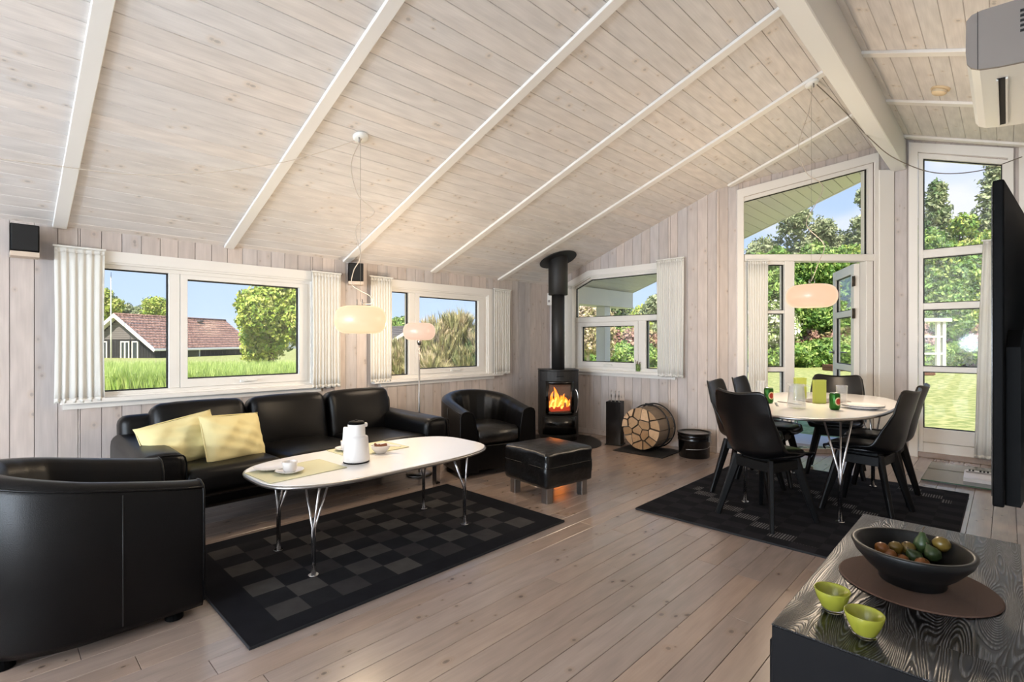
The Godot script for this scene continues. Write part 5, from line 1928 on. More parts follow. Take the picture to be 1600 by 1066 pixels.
	part("sheet", one_bar(-0.262, 0.37, 0.0, 0.010, -0.47, 0.40, 0.001), M.floor_glass, gp)
	part("edge", one_bar(-0.262, 0.37, 0.0, 0.010, 0.396, 0.402, 0.001), M.green_edge, gp)
	part("edge", one_bar(-0.266, -0.260, 0.0, 0.010, -0.47, 0.40, 0.001), M.green_edge, gp)
	var kb := thing("music_keyboard", "grey electronic keyboard lying on the glass sheet by the right door", "keyboard", Vector3(-0.08, 0.0235, -5.86))
	part("body", MB.new().add(prism(PackedVector2Array([Vector2(-0.14, 0.0), Vector2(-0.14, 0.045), Vector2(-0.02, 0.060), Vector2(0.10, 0.032), Vector2(0.14, 0.030), Vector2(0.14, 0.0)]), -0.185, 0.19), false, tf(Vector3.ZERO, Basis(Vector3.UP, -PI / 2))), M.bright_plastic, kb)
	part("control_panel", MB.new().add(cham(Vector3(0.36, 0.004, 0.08), 0.001), false, tf(Vector3(0, 0.056, -0.03), Basis(Vector3.RIGHT, -0.13))), M.grey_plastic, kb)
	for i in 16:
		part("white_key", one_bar(-0.18 + i * 0.0232, -0.18 + i * 0.0232 + 0.0222, 0.036, 0.050, -0.135, -0.045, 0.001), M.white_plastic, kb)
		if i % 7 != 2 and i % 7 != 6:
			part("black_key", one_bar(-0.165 + i * 0.0232, -0.165 + i * 0.0232 + 0.012, 0.048, 0.062, -0.10, -0.045, 0.001), M.black_plastic, kb)


func speaker(at: Vector3, label: String, turn: float) -> void:
	var s := thing("wall_speaker", label, "speaker", at)
	part("bracket", one_bar(0.0, 0.05, -0.03, 0.05, -0.02, 0.02, 0.003), M.black_metal, s)
	var bd := part("cabinet", MB.new().add(rbx(Vector3(0.115, 0.172, 0.135), 0.006, 1), true), M.black_plastic, s)
	bd.transform = Transform3D(Basis(Vector3.UP, -turn * 0.9), Vector3(0.085 if turn == 0.0 else 0.11, 0.01, 0))
	part("grille", one_bar(0.055, 0.062, -0.080, 0.082, -0.062, 0.062, 0.003), M.black_matt, bd)
	part("shelf_base", one_bar(-0.06, 0.064, -0.118, -0.087, -0.068, 0.068, 0.002), M.pale_wood, bd)


# ---------- curtains ----------
func curtain(called: String, xf: Transform3D, label: String, s0: float, s1: float, y0: float, y1: float, pleats: float, amp: float, z := 0.06, lean := 0.0, group := "") -> void:
	var t := thing(called, label, "curtain", Vector3.ZERO, 0.0, group)
	t.transform = xf
	var ph := s0 * 7.3
	var n := int(pleats * 8.0)
	var f := func(u: float, v: float):
		var y := lerpf(y0, y1, v)
		var k := amp * (0.55 + 0.45 * (1.0 - v))
		var w := u + 0.02 * sin(u * 23.0 + ph) * (1.0 - v)
		var wave := sin(w * TAU * pleats) * 0.75 + 0.25 * sin(w * TAU * pleats * 2.0 + ph)
		var s := lerpf(s0, s1, u) + lean * (1.0 - v) * (1.0 - u) + 0.006 * sin(v * 5.0 + ph) * (u - 0.5)
		return Vector3(s, y + 0.004 * sin(u * 31.0) * (1.0 - v), z + k * wave)
	part("fabric", MB.new().add(sheet(f, n, 10, 0.0016), true), M.curtain, t)
	part("heading_tape", MB.new().add(sheet(func(u, v):
		var p: Vector3 = f.call(u, 1.0)
		return Vector3(p.x, y1 - 0.03 + 0.032 * v, p.z * 0.6 + z * 0.4 + 0.001), n, 1, 0.003), true), M.curtain, t)
	part("hem", MB.new().add(sheet(func(u, v):
		var p: Vector3 = f.call(u, 0.0)
		return Vector3(p.x, p.y + 0.03 * v, p.z), n, 1, 0.0028), true), M.curtain, t)
	part("track", MB.new().add(cham(Vector3(absf(s1 - s0) + 0.02, 0.012, 0.016), 0.003), false, tf(Vector3((s0 + s1) / 2, y1 + 0.008, z))), M.white_plastic, t)


func build_curtains() -> void:
	var wl := Transform3D(Basis(Vector3(0, 0, -1), Vector3.UP, Vector3(1, 0, 0)), Vector3(WALL_X, 0, 0))
	var wb := Transform3D(Basis.IDENTITY, Vector3(0, 0, BACK_Z))
	var d := (P2 - P1).normalized()
	var wa := Transform3D(Basis(d, Vector3.UP, Vector3(-d.z, 0, d.x)), P1)
	var we := Transform3D(Basis.IDENTITY, Vector3(0, 0, END_Z))
	curtain("curtain", wl, "white curtain at the left side of the large window above the sofa", 0.315, 0.575, 0.785, 1.825, 6.0, 0.012)
	curtain("curtain", wl, "white curtain at the right side of the large window above the sofa", 2.06, 2.33, 0.770, 1.825, 9.0, 0.012)
	curtain("curtain", wl, "white curtain at the left side of the second window, behind the floor lamp", 2.645, 2.895, 0.790, 1.835, 8.0, 0.018)
	curtain("curtain", wl, "white curtain at the right side of the second window, near the stove", 4.34, 4.63, 0.790, 1.835, 9.0, 0.018)
	curtain("curtain", wb, "white curtain at the left of the stove window, behind the black flue", -4.37, -4.10, 0.80, 1.93, 5.0, 0.020, 0.06)
	curtain("curtain", wb, "white finely pleated curtain at the right of the stove window", -2.915, -2.59, 0.790, 2.125, 13.0, 0.013)
	curtain("curtain", wa, "white pleated full-length curtain left of the open garden door", 0.305, 0.515, 0.02, 2.050, 8.0, 0.016, 0.045)
	curtain("curtain", we, "white full-length curtain in front of the right glazed door, beside the television", -0.175, 0.03, 0.065, 2.16, 5.0, 0.018, 0.05, -0.065)


# ---------- outside ----------
func at_view(lateral: float, depth: float, y := -0.15) -> Vector3:
	var p := CAM_RIGHT * lateral + CAM_AHEAD * depth
	p.y = y
	return p


func leaf_mesh(leaves: int, size: float, long: float, sd: int) -> ArrayMesh:
	var r := RandomNumberGenerator.new()
	r.seed = sd
	var st := SurfaceTool.new()
	st.begin(Mesh.PRIMITIVE_TRIANGLES)
	st.set_smooth_group(-1)
	for i in leaves:
		var c := Vector3(r.randf_range(-1, 1), r.randf_range(-1, 1), r.randf_range(-1, 1)) * size * 0.9
		var d := Vector3(r.randf_range(-1, 1), r.randf_range(-0.5, 0.9), r.randf_range(-1, 1)).normalized() * size * 0.5 * long
		var s := d.cross(Vector3(r.randf_range(-1, 1), 1.0, r.randf_range(-1, 1))).normalized() * size * 0.28
		var up := d.cross(s).normalized() * size * 0.06
		for v in [c - d, c + s + up, c + d, c - d, c + d, c - s + up]:
			st.add_vertex(v)
	st.generate_normals()
	return st.commit()


func tuft_mesh(n: int, h: float, spread: float, wd: float, sd: int) -> ArrayMesh:
	var r := RandomNumberGenerator.new()
	r.seed = sd
	var st := SurfaceTool.new()
	st.begin(Mesh.PRIMITIVE_TRIANGLES)
	st.set_smooth_group(-1)
	for i in n:
		var a := r.randf() * TAU
		var o := Vector3(cos(a), 0, sin(a))
		var side := Vector3(-o.z, 0, o.x) * wd
		var p0 := o * spread * 0.25 * r.randf()
		var p1 := p0 + Vector3.UP * h * 0.55 * r.randf_range(0.8, 1.1) + o * spread * 0.35
		var p2 := p0 + Vector3.UP * h * r.randf_range(0.75, 1.1) + o * spread
		for v in [p0 - side, p1 - side * 0.7, p0 + side, p0 + side, p1 - side * 0.7, p1 + side * 0.7, p1 - side * 0.7, p2, p1 + side * 0.7]:
			st.add_vertex(v)
	st.generate_normals()
	return st.commit()


func foliage(parent: Node, called: String, mesh: Mesh, xs: Array, cs: Array, m: Material = null) -> void:
	var mm := MultiMesh.new()
	mm.transform_format = MultiMesh.TRANSFORM_3D
	mm.use_colors = true
	mm.mesh = mesh
	mm.instance_count = xs.size()
	for i in xs.size():
		mm.set_instance_transform(i, xs[i])
		mm.set_instance_color(i, cs[i])
	var o := MultiMeshInstance3D.new()
	o.name = called
	o.multimesh = mm
	o.material_override = m if m else M.leaf
	o.set_meta("kind", "stuff")
	parent.add_child(o, true)


func leaf_turn() -> Basis:
	return Basis.from_euler(Vector3(rng.randf() * TAU, rng.randf() * TAU, rng.randf() * TAU))


# kind: round, loose, cone, shrub, shoots
func tree(called: String, kind: String, u: float, depth: float, vtop: float, r: float, pal: Array, label: String, cat := "tree", group := "", low := 0.0) -> void:
	var lateral := (u - 800.0) / 798.2 * depth
	var top := 1.2 + (533.0 - vtop) / 798.2 * depth
	var at := at_view(lateral, depth)
	var h := top - at.y
	var t := thing(called, label, cat, at, 0.0, group)
	var xs := []
	var cs := []
	var blobs := []
	var scale := clampf(depth / 28.0, 0.35, 1.6)
	var base := low if low > 0.0 else (h * 0.12 if kind in ["round", "shrub", "shoots"] else h * 0.22)
	if kind == "cone":
		var layers := int(h / 0.55)
		for k in layers:
			var f := float(k) / layers
			var rr := r * (1.0 - f) * 0.95 + 0.15
			var arms := 7
			for a in arms:
				var an := a * TAU / arms + k * 0.7 + rng.randf() * 0.4
				var ln := rr * rng.randf_range(0.7, 1.1)
				for q in 9:
					var g := (q + rng.randf()) / 9.0
					var p := Vector3(cos(an) * ln * g, base + (h - base) * f - 0.15 * g * ln + 0.25 * g * g * ln, sin(an) * ln * g)
					p += Vector3(rng.randf_range(-0.16, 0.16), rng.randf_range(-0.08, 0.1), rng.randf_range(-0.16, 0.16))
					xs.append(Transform3D(leaf_turn().scaled(Vector3.ONE * rng.randf_range(0.16, 0.28) * scale), p))
					cs.append((pal[rng.randi() % pal.size()] as Color) * rng.randf_range(0.75, 1.2))
		for q in 14:
			xs.append(Transform3D(leaf_turn().scaled(Vector3.ONE * 0.22 * scale), Vector3(0, h - 0.05 * q, 0)))
			cs.append(pal[0])
	else:
		var nb := 16 if kind == "loose" else 14
		var mid := (base + h) / 2
		var hy := (h - base) / 2
		blobs.append([Vector3(0, mid, 0), minf(r, hy) * 0.75])
		for k in nb:
			var y := rng.randf_range(-0.9, 0.95)
			var an := rng.randf() * TAU
			var rad := sqrt(maxf(0.0, 1.0 - y * y)) * 0.72
			var bs := minf(r, hy) * (rng.randf_range(0.20, 0.36) if kind == "loose" else rng.randf_range(0.30, 0.50))
			var p := Vector3(cos(an) * rad * r, mid + y * (hy - bs * 0.6), sin(an) * rad * r)
			blobs.append([p, bs])
		blobs.append([Vector3(r * 0.08, h - minf(r, hy) * 0.24, 0), minf(r, hy) * 0.24])
		var per := 170 if kind == "loose" else 260
		if kind == "shoots":
			per = 75
		for b in blobs:
			var bs: float = b[1]
			var cnt := int(per * clampf(bs / (scale * 0.6), 0.5, 2.2))
			for q in cnt:
				var dv := Vector3(rng.randfn(), rng.randfn(), rng.randfn()).normalized()
				var p: Vector3 = b[0] + dv * bs * pow(rng.randf(), 0.30)
				var sz := rng.randf_range(0.15, 0.29) * scale
				if kind == "loose":
					sz *= 0.85
				if kind == "shoots":
					var lean := Basis(Vector3(dv.z, 0, -dv.x).normalized() if absf(dv.x) + absf(dv.z) > 0.01 else Vector3.RIGHT, rng.randf_range(0.0, 0.5))
					xs.append(Transform3D((lean * Basis(Vector3.UP, rng.randf() * TAU)).scaled(Vector3.ONE * rng.randf_range(0.7, 1.25)), p))
				else:
					xs.append(Transform3D(leaf_turn().scaled(Vector3.ONE * sz), p))
				cs.append((pal[rng.randi() % pal.size()] as Color) * rng.randf_range(0.75, 1.2))
	foliage(t, "foliage", M.shoot_mesh if kind == "shoots" else M.leaf_mesh, xs, cs)
	var tm := MB.new()
	var tr := clampf(r * 0.06, 0.03, 0.14)
	tm.add(tube([Vector3(0, -0.1, 0), Vector3(0.04 * r, h * 0.3, 0.02), Vector3(-0.03 * r, h * 0.6, 0.03), Vector3(0, h * 0.9, 0)], [tr, tr * 0.8, tr * 0.5, tr * 0.15], 8), true)
	if kind == "loose" or kind == "round":
		for k in mini(8, blobs.size() - 1):
			var b: Array = blobs[k + 1]
			tm.add(tube([Vector3(0, h * 0.35, 0), Vector3(b[0].x * 0.5, lerpf(h * 0.35, b[0].y, 0.55), b[0].z * 0.5), b[0]], [tr * 0.5, tr * 0.35, tr * 0.1], 6), true)
	part("trunk", tm, M.birch_bark if kind == "loose" else M.bark, t)


func house(called: String, label: String, at: Vector3, ahead: Vector3, half: float, ln: float, ridge: float, eave: float, ground: float, detail: bool) -> void:
	var t := thing(called, label, "house", at)
	var z := -ahead
	t.basis = Basis(Vector3.UP.cross(z), Vector3.UP, z)
	var wall := half - 0.35
	var k := (ridge - eave) / half
	var gable := ridge - k * wall - 0.05
	var wm := MB.new()
	wm.add(prism(PackedVector2Array([Vector2(-wall, ground), Vector2(wall, ground), Vector2(wall, gable), Vector2(0, ridge - 0.1), Vector2(-wall, gable)]), -ln + 0.5, -0.55), false)
	part("wall", wm, M.dark_timber, t)
	var cl := MB.new()
	var x := -wall + 0.02
	while x < wall - 0.05:
		bar(cl, x, x + 0.20, ground, minf(1.25, ridge - 0.2 - k * (absf(x + 0.1) + 0.12)), -0.55, -0.525, 0.008)
		x += 0.24
	var zz := -0.7
	while zz > -ln + 0.7:
		bar(cl, wall, wall + 0.025, ground, gable, zz - 0.2, zz, 0.008)
		zz -= 0.24
	part("cladding", cl, M.dark_timber, t, "stuff")
	var gb := MB.new()
	var y := 1.33
	while y < ridge - 0.35:
		var hw := (ridge - 0.15 - y - 0.16) / k
		if hw > 0.1:
			bar(gb, -hw, hw, y, y + 0.15, -0.55, -0.52, 0.006)
		y += 0.165
	if gb.v.size():
		part("gable_boards", gb, M.grey_timber, t, "stuff")
	# tiled roof: stepped courses with a wave across each
	for s in [-1.0, 1.0]:
		var rows := int(sqrt(half * half + (ridge - eave) * (ridge - eave)) / 0.34)
		var tile := MB.new()
		var waves := int(ln / 0.28)
		for r in rows:
			var tr := PackedVector3Array()
			var n := waves * 4
			for i in n:
				var q := []
				for c in [[i, 0], [i + 1, 0], [i + 1, 1], [i, 1]]:
					var f = (r + c[1]) / float(rows)
					var wv := 0.028 * sin(c[0] / 4.0 * TAU)
					q.append(Vector3(s * half * f, ridge - (ridge - eave) * f + 0.05 + wv + (0.045 if c[1] == 1 else 0.0), -ln * c[0] / float(n)))
				if s > 0:
					tr.append_array([q[0], q[1], q[2], q[0], q[2], q[3]])
				else:
					tr.append_array([q[0], q[2], q[1], q[0], q[3], q[2]])
			tile.add(tr, true, Transform3D.IDENTITY, false)
		part("roof_tiles", tile, M.roof_tile if detail else M.slate, t, "stuff")
		var un := MB.new()
		un.add(prism(PackedVector2Array([Vector2(0, ridge - 0.06), Vector2(s * half, eave - 0.06), Vector2(s * half, eave + 0.03), Vector2(0, ridge + 0.03)]), -ln + 0.02, -0.02), false)
		part("roof_underside", un, M.paint, t)
		var bb := MB.new()
		bb.add(prism(PackedVector2Array([Vector2(0, ridge - 0.20), Vector2(s * (half + 0.05), eave - 0.22), Vector2(s * (half + 0.05), eave + 0.10), Vector2(0, ridge + 0.12)]), -0.02, 0.03), false)
		part("barge_board", bb, M.paint, t)
		part("gutter", one_bar(minf(s * half, s * half + s * 0.10), maxf(s * half, s * half + s * 0.10), eave - 0.14, eave + 0.02, -ln, 0.0, 0.02), M.paint, t)
	var rc := MB.new()
	rc.add(tube([Vector3(0, ridge + 0.06, 0), Vector3(0, ridge + 0.06, -ln)], 0.11, 8), true)
	part("ridge_cap", rc, M.roof_tile if detail else M.slate, t)
	if not detail:
		return
	for w in [[0.10, 0.90, -0.25, 1.18], [1.12, 1.68, -0.45, 1.18], [-1.9, -1.1, -0.25, 1.18]]:
		var o := part("window", ring_prism(rect(w[0], w[1], w[2], w[3]), inset_ordered(rect(w[0], w[1], w[2], w[3]), 0.09), -0.54, -0.48), M.paint, t)
		if w[1] - w[0] > 0.7:
			bar_part("mullion", (w[0] + w[1]) / 2 - 0.06, (w[0] + w[1]) / 2 + 0.06, w[2] + 0.09, w[3] - 0.09, -0.54, -0.48, o)
		part("pane", one_bar(w[0] + 0.09, w[1] - 0.09, w[2] + 0.09, w[3] - 0.09, -0.53, -0.52, 0.0), M.dark_pane, o)
	var sw := part("window", ring_prism(rect(3.7, 5.2, -0.65, 0.52), inset_ordered(rect(3.7, 5.2, -0.65, 0.52), 0.10), 0.0, 0.05), M.paint, t)
	sw.transform = Transform3D(Basis(Vector3(0, 0, -1), Vector3.UP, Vector3(1, 0, 0)), Vector3(wall + 0.02, 0, 0))
	part("pane", one_bar(3.8, 5.1, -0.55, 0.42, 0.0, 0.01, 0.0), M.dark_pane, sw)
	part("downpipe", MB.new().add(tube([Vector3(half + 0.05, eave - 0.1, -ln + 1.4), Vector3(wall + 0.12, eave - 0.45, -ln + 1.4), Vector3(wall + 0.10, ground, -ln + 1.4)], 0.06, 8), true), M.paint, t)
	part("corner_post", one_bar(wall + 0.3, wall + 0.45, ground, eave, -ln + 0.4, -ln + 0.55), M.paint, t)
	for p in [[0.75, -4.6], [0.30, -8.4]]:
		var f: float = p[0] / half
		part("roof_vent", MB.new().add(cham(Vector3(0.35, 0.22, 0.5), 0.05), false, tf(Vector3(p[0] + 0.3, ridge - (ridge - eave) * f + 0.05, p[1]))), M.slate, t)


func build_outside() -> void:
	M.leaf = mat(Color.WHITE, 0.6)
	M.leaf.vertex_color_use_as_albedo = true
	M.leaf.backlight_enabled = true
	M.leaf.backlight = Color(0.6, 0.6, 0.6)
	M.leaf_mesh = leaf_mesh(8, 1.0, 1.1, 3)
	M.shoot_mesh = tuft_mesh(9, 0.30, 0.10, 0.012, 4)
	M.grass_mesh = tuft_mesh(9, 0.62, 0.22, 0.010, 5)
	M.birch_bark = mat(Color(0.75, 0.72, 0.66), 0.8)
	M.dark_timber = mat(Color(0.13, 0.13, 0.14), 0.8)
	M.grey_timber = mat(Color(0.44, 0.42, 0.42), 0.8)
	M.roof_tile = tri(mat(Color(0.62, 0.49, 0.44), 0.85), noise_tex(0.06, 256, FastNoiseLite.TYPE_SIMPLEX_SMOOTH, 4, 17), Vector3(0.35, 0.35, 0.35))
	M.roof_tile.albedo_texture = mottled(Color(1, 1, 1), Color(0.62, 0.58, 0.58), 0.05, 51)
	M.slate = mat(Color(0.34, 0.33, 0.34), 0.85)
	M.dark_pane = mat(Color(0.20, 0.23, 0.25), 0.08)
	M.lawn = tri(mat(Color(1, 1, 1), 0.95), mottled(Color(0.66, 0.66, 0.43), Color(0.48, 0.53, 0.28), 0.035, 41), Vector3(0.45, 0.45, 0.45), Vector3.ZERO, true)
	M.deck = mat(Color(0.74, 0.73, 0.72), 0.7)
	M.brown_timber = mat(Color(0.40, 0.27, 0.21), 0.8)
	rng.seed = 101

	var lm := MB.new()
	var q := 90.0
	for r in [[-q, -4.75, -q, q], [0.3, q, -q, q], [-4.75, 0.3, -q, -6.95], [-4.75, 0.3, 7.7, q]]:
		lm.add(PackedVector3Array([Vector3(r[0], 0, r[2]), Vector3(r[1], 0, r[2]), Vector3(r[1], 0, r[3]), Vector3(r[0], 0, r[2]), Vector3(r[1], 0, r[3]), Vector3(r[0], 0, r[3])]), false, Transform3D.IDENTITY, false)
	var lawn := solo("lawn", lm, M.lawn, "mown yellow-green lawn around the house", "lawn", Vector3(0, -0.15, 0))
	lawn.set_meta("kind", "stuff")

	# terrace
	var dk := thing("terrace_deck", "pale grey boarded terrace deck outside the garden door", "deck")
	var db := MB.new()
	bar(db, -4.6, -2.75, -0.149, -0.09, -7.75, -5.64, 0.0)
	bar(db, -2.75, 0.1, -0.149, -0.09, -7.75, -6.98, 0.0)
	part("base", db, M.core, dk)
	for i in 17:
		var z1 := -7.75 + i * 0.125 + 0.118
		var x1 := 0.1
		if z1 > -6.95:
			x1 = P1.x + (z1 - P1.z) / (P2.z - P1.z) * (P2.x - P1.x) - 0.26
		part("deck_board", one_bar(-4.6, x1, -0.09, -0.062, z1 - 0.118, z1, 0.003), M.deck, dk)
	var post := MB.new()
	bar(post, -4.66, -4.50, -0.062, 1.74, -6.86, -6.70, 0.006)
	solo("terrace_post", post, M.paint, "white square post carrying the terrace roof outside the stove window", "post")

	# neighbour's house through the large window
	var away := (CAM_RIGHT * 0.139 + CAM_AHEAD * 0.990).normalized()
	house("neighbour_house", "dark timber house with a brown tiled roof and white barge boards behind the tall grass", at_view(-31.2, 40.0, 0.0), away, 3.5, 12.6, 3.25, 0.56, -1.6, true)
	var away2 := (CAM_RIGHT * -0.60 + CAM_AHEAD * 0.80).normalized()
	house("neighbour_house", "grey-roofed house with a white barge board at the left of the second window", at_view(-8.9, 46.0, 0.0), away2, 3.6, 9.0, 2.45, 0.2, -1.5, false)
	house("neighbour_house", "grey-roofed house with a white barge board at the right of the second window", at_view(-2.4, 62.0, 0.0), away2, 4.6, 9.0, 3.1, 0.2, -1.5, false)
	var fp := thing("flagpole", "thin white flagpole with a small vane beside the dark house", "flagpole", at_view(-30.3, 38.6, -0.15))
	part("pole", MB.new().add(tube([Vector3(0, 0, 0), Vector3(0, 6.2, 0)], [0.05, 0.03], 8), true), M.paint, fp)
	part("vane", MB.new().add(cham(Vector3(0.5, 0.03, 0.03), 0.005), false, tf(Vector3(0, 5.9, 0))), M.steel, fp)
	part("finial", MB.new().add(taper(Vector3(0, 6.1, 0), Vector3(0.12, 6.55, 0), Vector2(0.08, 0.03), Vector2(0.02, 0.02)), false), M.black_metal, fp)

	# tall grass on the bank
	var xs := []
	var cs := []
	for i in 9000:
		var dp := rng.randf_range(13.6, 18.5)
		var la := rng.randf_range(-15.5, -4.5)
		var p := at_view(la, dp, -0.17)
		xs.append(Transform3D(Basis(Vector3.UP, rng.randf() * TAU).scaled(Vector3.ONE * rng.randf_range(0.75, 1.15)), p))
		cs.append(Color(0.30, 0.46, 0.09).lerp(Color(0.52, 0.62, 0.20), rng.randf()))
	var gr := thing("tall_grass", "long bright green grass growing before the dark house", "grass", Vector3.ZERO)
	gr.set_meta("kind", "stuff")
	foliage(gr, "blades", M.grass_mesh, xs, cs)

	var lime := [Color(0.34, 0.44, 0.07), Color(0.44, 0.50, 0.10), Color(0.24, 0.36, 0.06), Color(0.50, 0.52, 0.16)]
	var green := [Color(0.16, 0.30, 0.06), Color(0.24, 0.38, 0.08), Color(0.11, 0.22, 0.05), Color(0.32, 0.42, 0.12)]
	var dark := [Color(0.10, 0.18, 0.06), Color(0.15, 0.22, 0.08), Color(0.22, 0.26, 0.11)]
	var silver := [Color(0.30, 0.36, 0.20), Color(0.40, 0.44, 0.26), Color(0.22, 0.28, 0.14)]
	var pink := [Color(0.46, 0.25, 0.22), Color(0.50, 0.33, 0.25), Color(0.36, 0.22, 0.17), Color(0.34, 0.30, 0.14)]
	var hay := [Color(0.48, 0.42, 0.22), Color(0.40, 0.38, 0.18), Color(0.30, 0.30, 0.13), Color(0.56, 0.46, 0.30)]
	var blush := [Color(0.56, 0.44, 0.30), Color(0.46, 0.42, 0.20), Color(0.60, 0.50, 0.38), Color(0.36, 0.36, 0.14)]
	var elder := [Color(0.70, 0.70, 0.56), Color(0.30, 0.38, 0.14), Color(0.20, 0.30, 0.08)]

	tree("leafy_tree", "round", 425, 22.0, 448, 1.65, lime, "bright lime-green leafy tree at the right of the large window", "tree", "", 0.25)
	tree("far_tree", "loose", 164, 58.0, 452, 2.2, lime, "distant yellow-green tree at the left edge of the large window")
	tree("far_tree", "loose", 200, 60.0, 478, 2.2, silver, "distant grey-green tree just right of the flagpole above the roof")
	tree("far_tree", "loose", 250, 60.0, 468, 3.0, lime, "distant yellowish tree above the brown roof, beside the window mullion")
	tree("far_tree", "round", 618, 70.0, 500, 3.2, green, "distant green tree above the grey roof in the second window")
	tree("pine_shrub", "shoots", 622, 12.5, 545, 0.62, hay, "straw-coloured pine shrub at the left of the second window", "shrub")
	tree("pine_shrub", "shoots", 664, 12.8, 519, 0.80, hay, "straw-coloured pine shrub behind the floor lamp shade", "shrub")
	tree("pine_shrub", "shoots", 703, 12.4, 505, 0.80, hay, "tallest straw-coloured pine shrub, in the middle of the second window", "shrub")
	tree("pine_shrub", "shoots", 740, 12.2, 528, 0.62, dark + hay, "grey-green pine shrub at the right of the second window", "shrub")
	tree("pine_shrub", "shoots", 682, 11.6, 560, 0.75, hay, "low straw-coloured pine shrub in front, below the middle of the second window", "shrub")

	tree("blossom_tree", "loose", 918, 20.0, 474, 1.25, blush, "young pale blossoming tree with a white stem in the stove window")
	tree("blossom_tree", "loose", 886, 26.0, 465, 1.5, blush, "pale blossoming tree at the left edge of the stove window")
	tree("pine_tree", "cone", 963, 34.0, 455, 2.0, dark, "dark pine rising right of the terrace post in the stove window")
	tree("leafy_tree", "round", 985, 31.0, 500, 1.8, hay + lime, "olive-yellow bushy tree beyond the hedge in the stove window")
	tree("leafy_tree", "loose", 1022, 37.0, 466, 1.6, silver, "silvery tree at the right edge of the stove window")
	tree("leafy_tree", "round", 1000, 40.0, 486, 2.0, lime, "small yellow-green tree far behind the pine in the stove window")
	tree("leafy_tree", "round", 940, 31.0, 498, 1.9, green, "green tree behind the terrace post in the stove window")

	tree("leafy_tree", "loose", 1243, 35.0, 322, 3.1, silver, "tall silver-green tree in the left of the window over the garden door")
	tree("leafy_tree", "loose", 1348, 34.0, 296, 2.1, silver, "tall slender tree in the right of the window over the garden door")
	tree("leafy_tree", "loose", 1300, 37.0, 372, 2.6, silver, "silver-green tree between the two tall ones over the garden door")
	tree("leafy_tree", "round", 1212, 29.0, 392, 2.0, green, "dense green broadleaf tree behind the narrow side light")
	tree("leafy_tree", "round", 1268, 30.0, 384, 2.3, green, "dense green broadleaf tree behind the dining pendant")
	tree("leafy_tree", "round", 1325, 30.0, 388, 2.2, green + lime, "dense green broadleaf tree behind the open door leaf")
	tree("leafy_tree", "round", 1180, 31.0, 402, 2.0, green, "dense green broadleaf tree behind the door curtain")
	tree("flowering_shrub", "shrub", 1206, 26.6, 478, 1.1, elder, "shrub with cream flowers behind the narrow side light", "shrub")
	tree("spruce_tree", "cone", 1464, 33.0, 284, 2.2, dark + silver, "tall spruce in the left of the right glazed door")
	tree("spruce_tree", "cone", 1556, 31.0, 240, 2.6, silver, "tall pale spruce at the right edge of the right glazed door")
	tree("leafy_tree", "round", 1446, 30.0, 372, 2.1, green, "dense green tree at the left of the right glazed door")
	tree("leafy_tree", "round", 1500, 30.5, 340, 2.2, lime + green, "yellow-green tree in the middle of the right glazed door")
	tree("leafy_tree", "round", 1546, 30.0, 362, 2.0, lime + green, "yellow-green tree beside the television in the right glazed door")
	tree("leafy_tree", "round", 1405, 31.0, 360, 2.4, green, "dense green tree hidden mostly by the corner of the room")
	tree("leafy_shrub", "shrub", 1470, 28.2, 462, 1.4, green, "green shrub behind the white garden shelter", "shrub")
	tree("leafy_shrub", "shrub", 1520, 28.2, 470, 1.4, green + lime, "green shrub above the reddish hedge in the right glazed door", "shrub")
	for i in 11:
		tree("reddish_shrub", "shrub", [890, 945, 1000, 1170, 1212, 1252, 1300, 1345, 1440, 1500, 1548][i], 28.0 + 0.4 * (i % 3), [524, 520, 522, 520, 517, 516, 524, 520, 508, 500, 502][i], 1.15, pink, "reddish hedge shrub, " + ["farthest left in the stove window", "middle one in the stove window", "rightmost in the stove window", "behind the door curtain", "behind the narrow side light", "first right of the door mullion", "below the dining pendant, in the open doorway", "behind the open door leaf", "behind the white garden shelter", "middle one in the right glazed door", "beside the curtain in the right glazed door"][i], "shrub", "reddish shrubs in the hedge")
	for i in 13:
		tree("low_green_shrub", "shrub", [880, 925, 968, 1010, 1175, 1205, 1240, 1275, 1312, 1350, 1440, 1490, 1540][i], 26.4 + 0.4 * (i % 2), [548, 545, 543, 546, 548, 545, 543, 540, 532, 540, 545, 540, 541][i], 1.05, green, "low green shrub before the hedge, " + ["hidden by the flue in the stove window", "left of the terrace post", "right of the terrace post", "rightmost in the stove window", "behind the door curtain", "in the left of the narrow side light", "at the right of the narrow side light", "in the left of the open doorway", "the tall one in the open doorway", "behind the open door leaf", "behind the white garden shelter", "middle one in the right glazed door", "beside the curtain in the right glazed door"][i], "shrub", "low green shrubs before the hedge")

	# white garden shelter and the two timber boxes on the lawn
	var sh := thing("garden_shelter", "white framed glazed garden shelter in front of the hedge at the right", "shelter", at_view(19.55, 24.0, -0.15))
	sh.basis = Basis(CAM_RIGHT, Vector3.UP, -CAM_AHEAD)
	for x in [-0.9, 0.45, 0.72]:
		for z in [0.0, -1.8]:
			part("post", one_bar(x - 0.07, x + 0.07, 0.0, 2.25, z - 0.07, z + 0.07), M.paint, sh)
	part("roof", one_bar(-1.1, 0.98, 2.25, 2.42, -2.0, 0.2, 0.02), M.paint, sh)
	for y in [0.05, 0.75, 1.55]:
		part("rail", one_bar(-0.9, 0.72, y - 0.04, y + 0.04, -0.03, 0.03), M.paint, sh)
	part("pane", one_bar(-0.86, 0.42, 0.1, 2.2, -0.01, 0.01, 0.0), M.glass, sh)
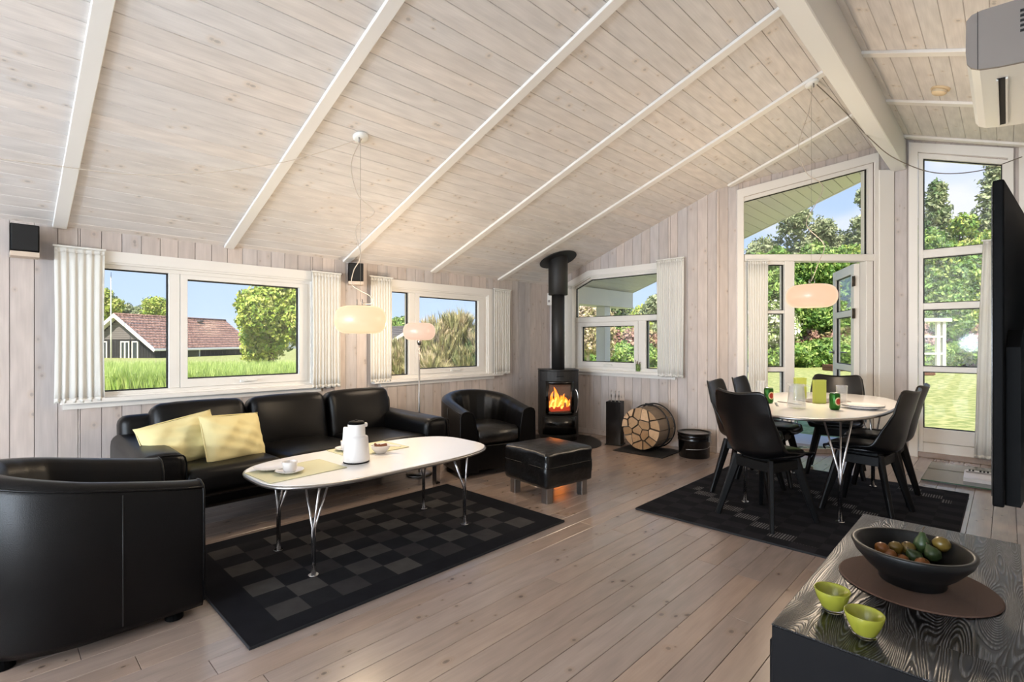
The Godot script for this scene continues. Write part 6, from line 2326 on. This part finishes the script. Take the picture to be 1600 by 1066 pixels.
	solo("garden_grill", MB.new().add(rbx(Vector3(0.55, 0.45, 0.5), 0.12, 2), true, tf(Vector3(0, 0.45, 0))).add(cyl(0.05, 0.0, 0.3, 10), true), M.black_metal, "dark covered grill standing in the white garden shelter", "grill", at_view(19.3, 24.9, -0.15))
	for b in [[14.75, 22.8, "brown timber box on the lawn seen through the open garden door"], [16.05, 19.9, "brown timber box on the lawn seen through the right glazed door"]]:
		var bx := thing("timber_box", b[2], "planter", at_view(b[0], b[1], -0.15))
		bx.basis = Basis(CAM_RIGHT, Vector3.UP, -CAM_AHEAD)
		for k in 2:
			part("plank", one_bar(-0.45, 0.45, 0.02 + k * 0.13, 0.14 + k * 0.13, -0.03, 0.0, 0.006), M.brown_timber, bx)
			part("plank", one_bar(-0.45, 0.45, 0.02 + k * 0.13, 0.14 + k * 0.13, -0.75, -0.72, 0.006), M.brown_timber, bx)
			part("plank", one_bar(-0.45, -0.42, 0.02 + k * 0.13, 0.14 + k * 0.13, -0.72, -0.03, 0.006), M.brown_timber, bx)
			part("plank", one_bar(0.42, 0.45, 0.02 + k * 0.13, 0.14 + k * 0.13, -0.72, -0.03, 0.006), M.brown_timber, bx)
		part("soil", one_bar(-0.42, 0.42, 0.0, 0.22, -0.72, -0.03, 0.0), M.brown_timber, bx)


func mottled(a: Color, b: Color, freq: float, sd: int) -> ImageTexture:
	var n := FastNoiseLite.new()
	n.seed = sd
	n.frequency = freq
	n.fractal_octaves = 5
	var im := n.get_seamless_image(256, 256)
	var o := Image.create(256, 256, true, Image.FORMAT_RGB8)
	for y in 256:
		for x in 256:
			o.set_pixel(x, y, a.lerp(b, smoothstep(0.25, 0.75, im.get_pixel(x, y).r)))
	o.generate_mipmaps()
	return ImageTexture.create_from_image(o)


# ---------- added fill lamps, unseen behind the camera, to brighten the room ----------
func build_fill_lamps() -> void:
	var n := 0
	for p in FILL_LAMPS:
		var drop: float = roof_y(p[0]) - 1.15
		var t := thing("fill_lamp", ["added opal globe fill lamp behind the camera, nearest the window wall", "added opal globe fill lamp behind the camera, at the back of the room", "added opal globe fill lamp behind the camera, nearest the ridge beam"][n], "lamp", Vector3(p[0], 1.15, p[1]))
		part("rose", MB.new().add(cyl(0.06, drop - 0.03, drop - 0.005, 20), false), M.white_plastic, t)
		part("cord", MB.new().add(cyl(0.004, 0.2, drop - 0.02, 8), true), M.cord, t)
		part("shade", MB.new().add(oval_shade(0.23, 0.21), true), glow(Color(0.94, 0.97, 1.0), 1.0), t)
		lamp_light(t, Vector3.ZERO, Color(0.87, 0.935, 1.0), p[2], 0.22)
		n += 1


const FILL_LAMPS := [[-3.6, 5.4, 8.5], [-2.0, 6.4, 9.0], [-0.7, 4.4, 13.5]]  # unseen fill lamps, added for brightness


func _ready() -> void:
	rng.seed = 1
	set_view()
	make_materials()
	make_more_materials()
	build_fill_lamps()
	build_walls()
	build_floor()
	build_ceiling()
	build_curtains()
	build_outside()
	rng.seed = 2
	build_rugs()
	build_lounge()
	build_pendants()
	build_stove()
	build_hearth_things()
	build_dining()
	build_right()
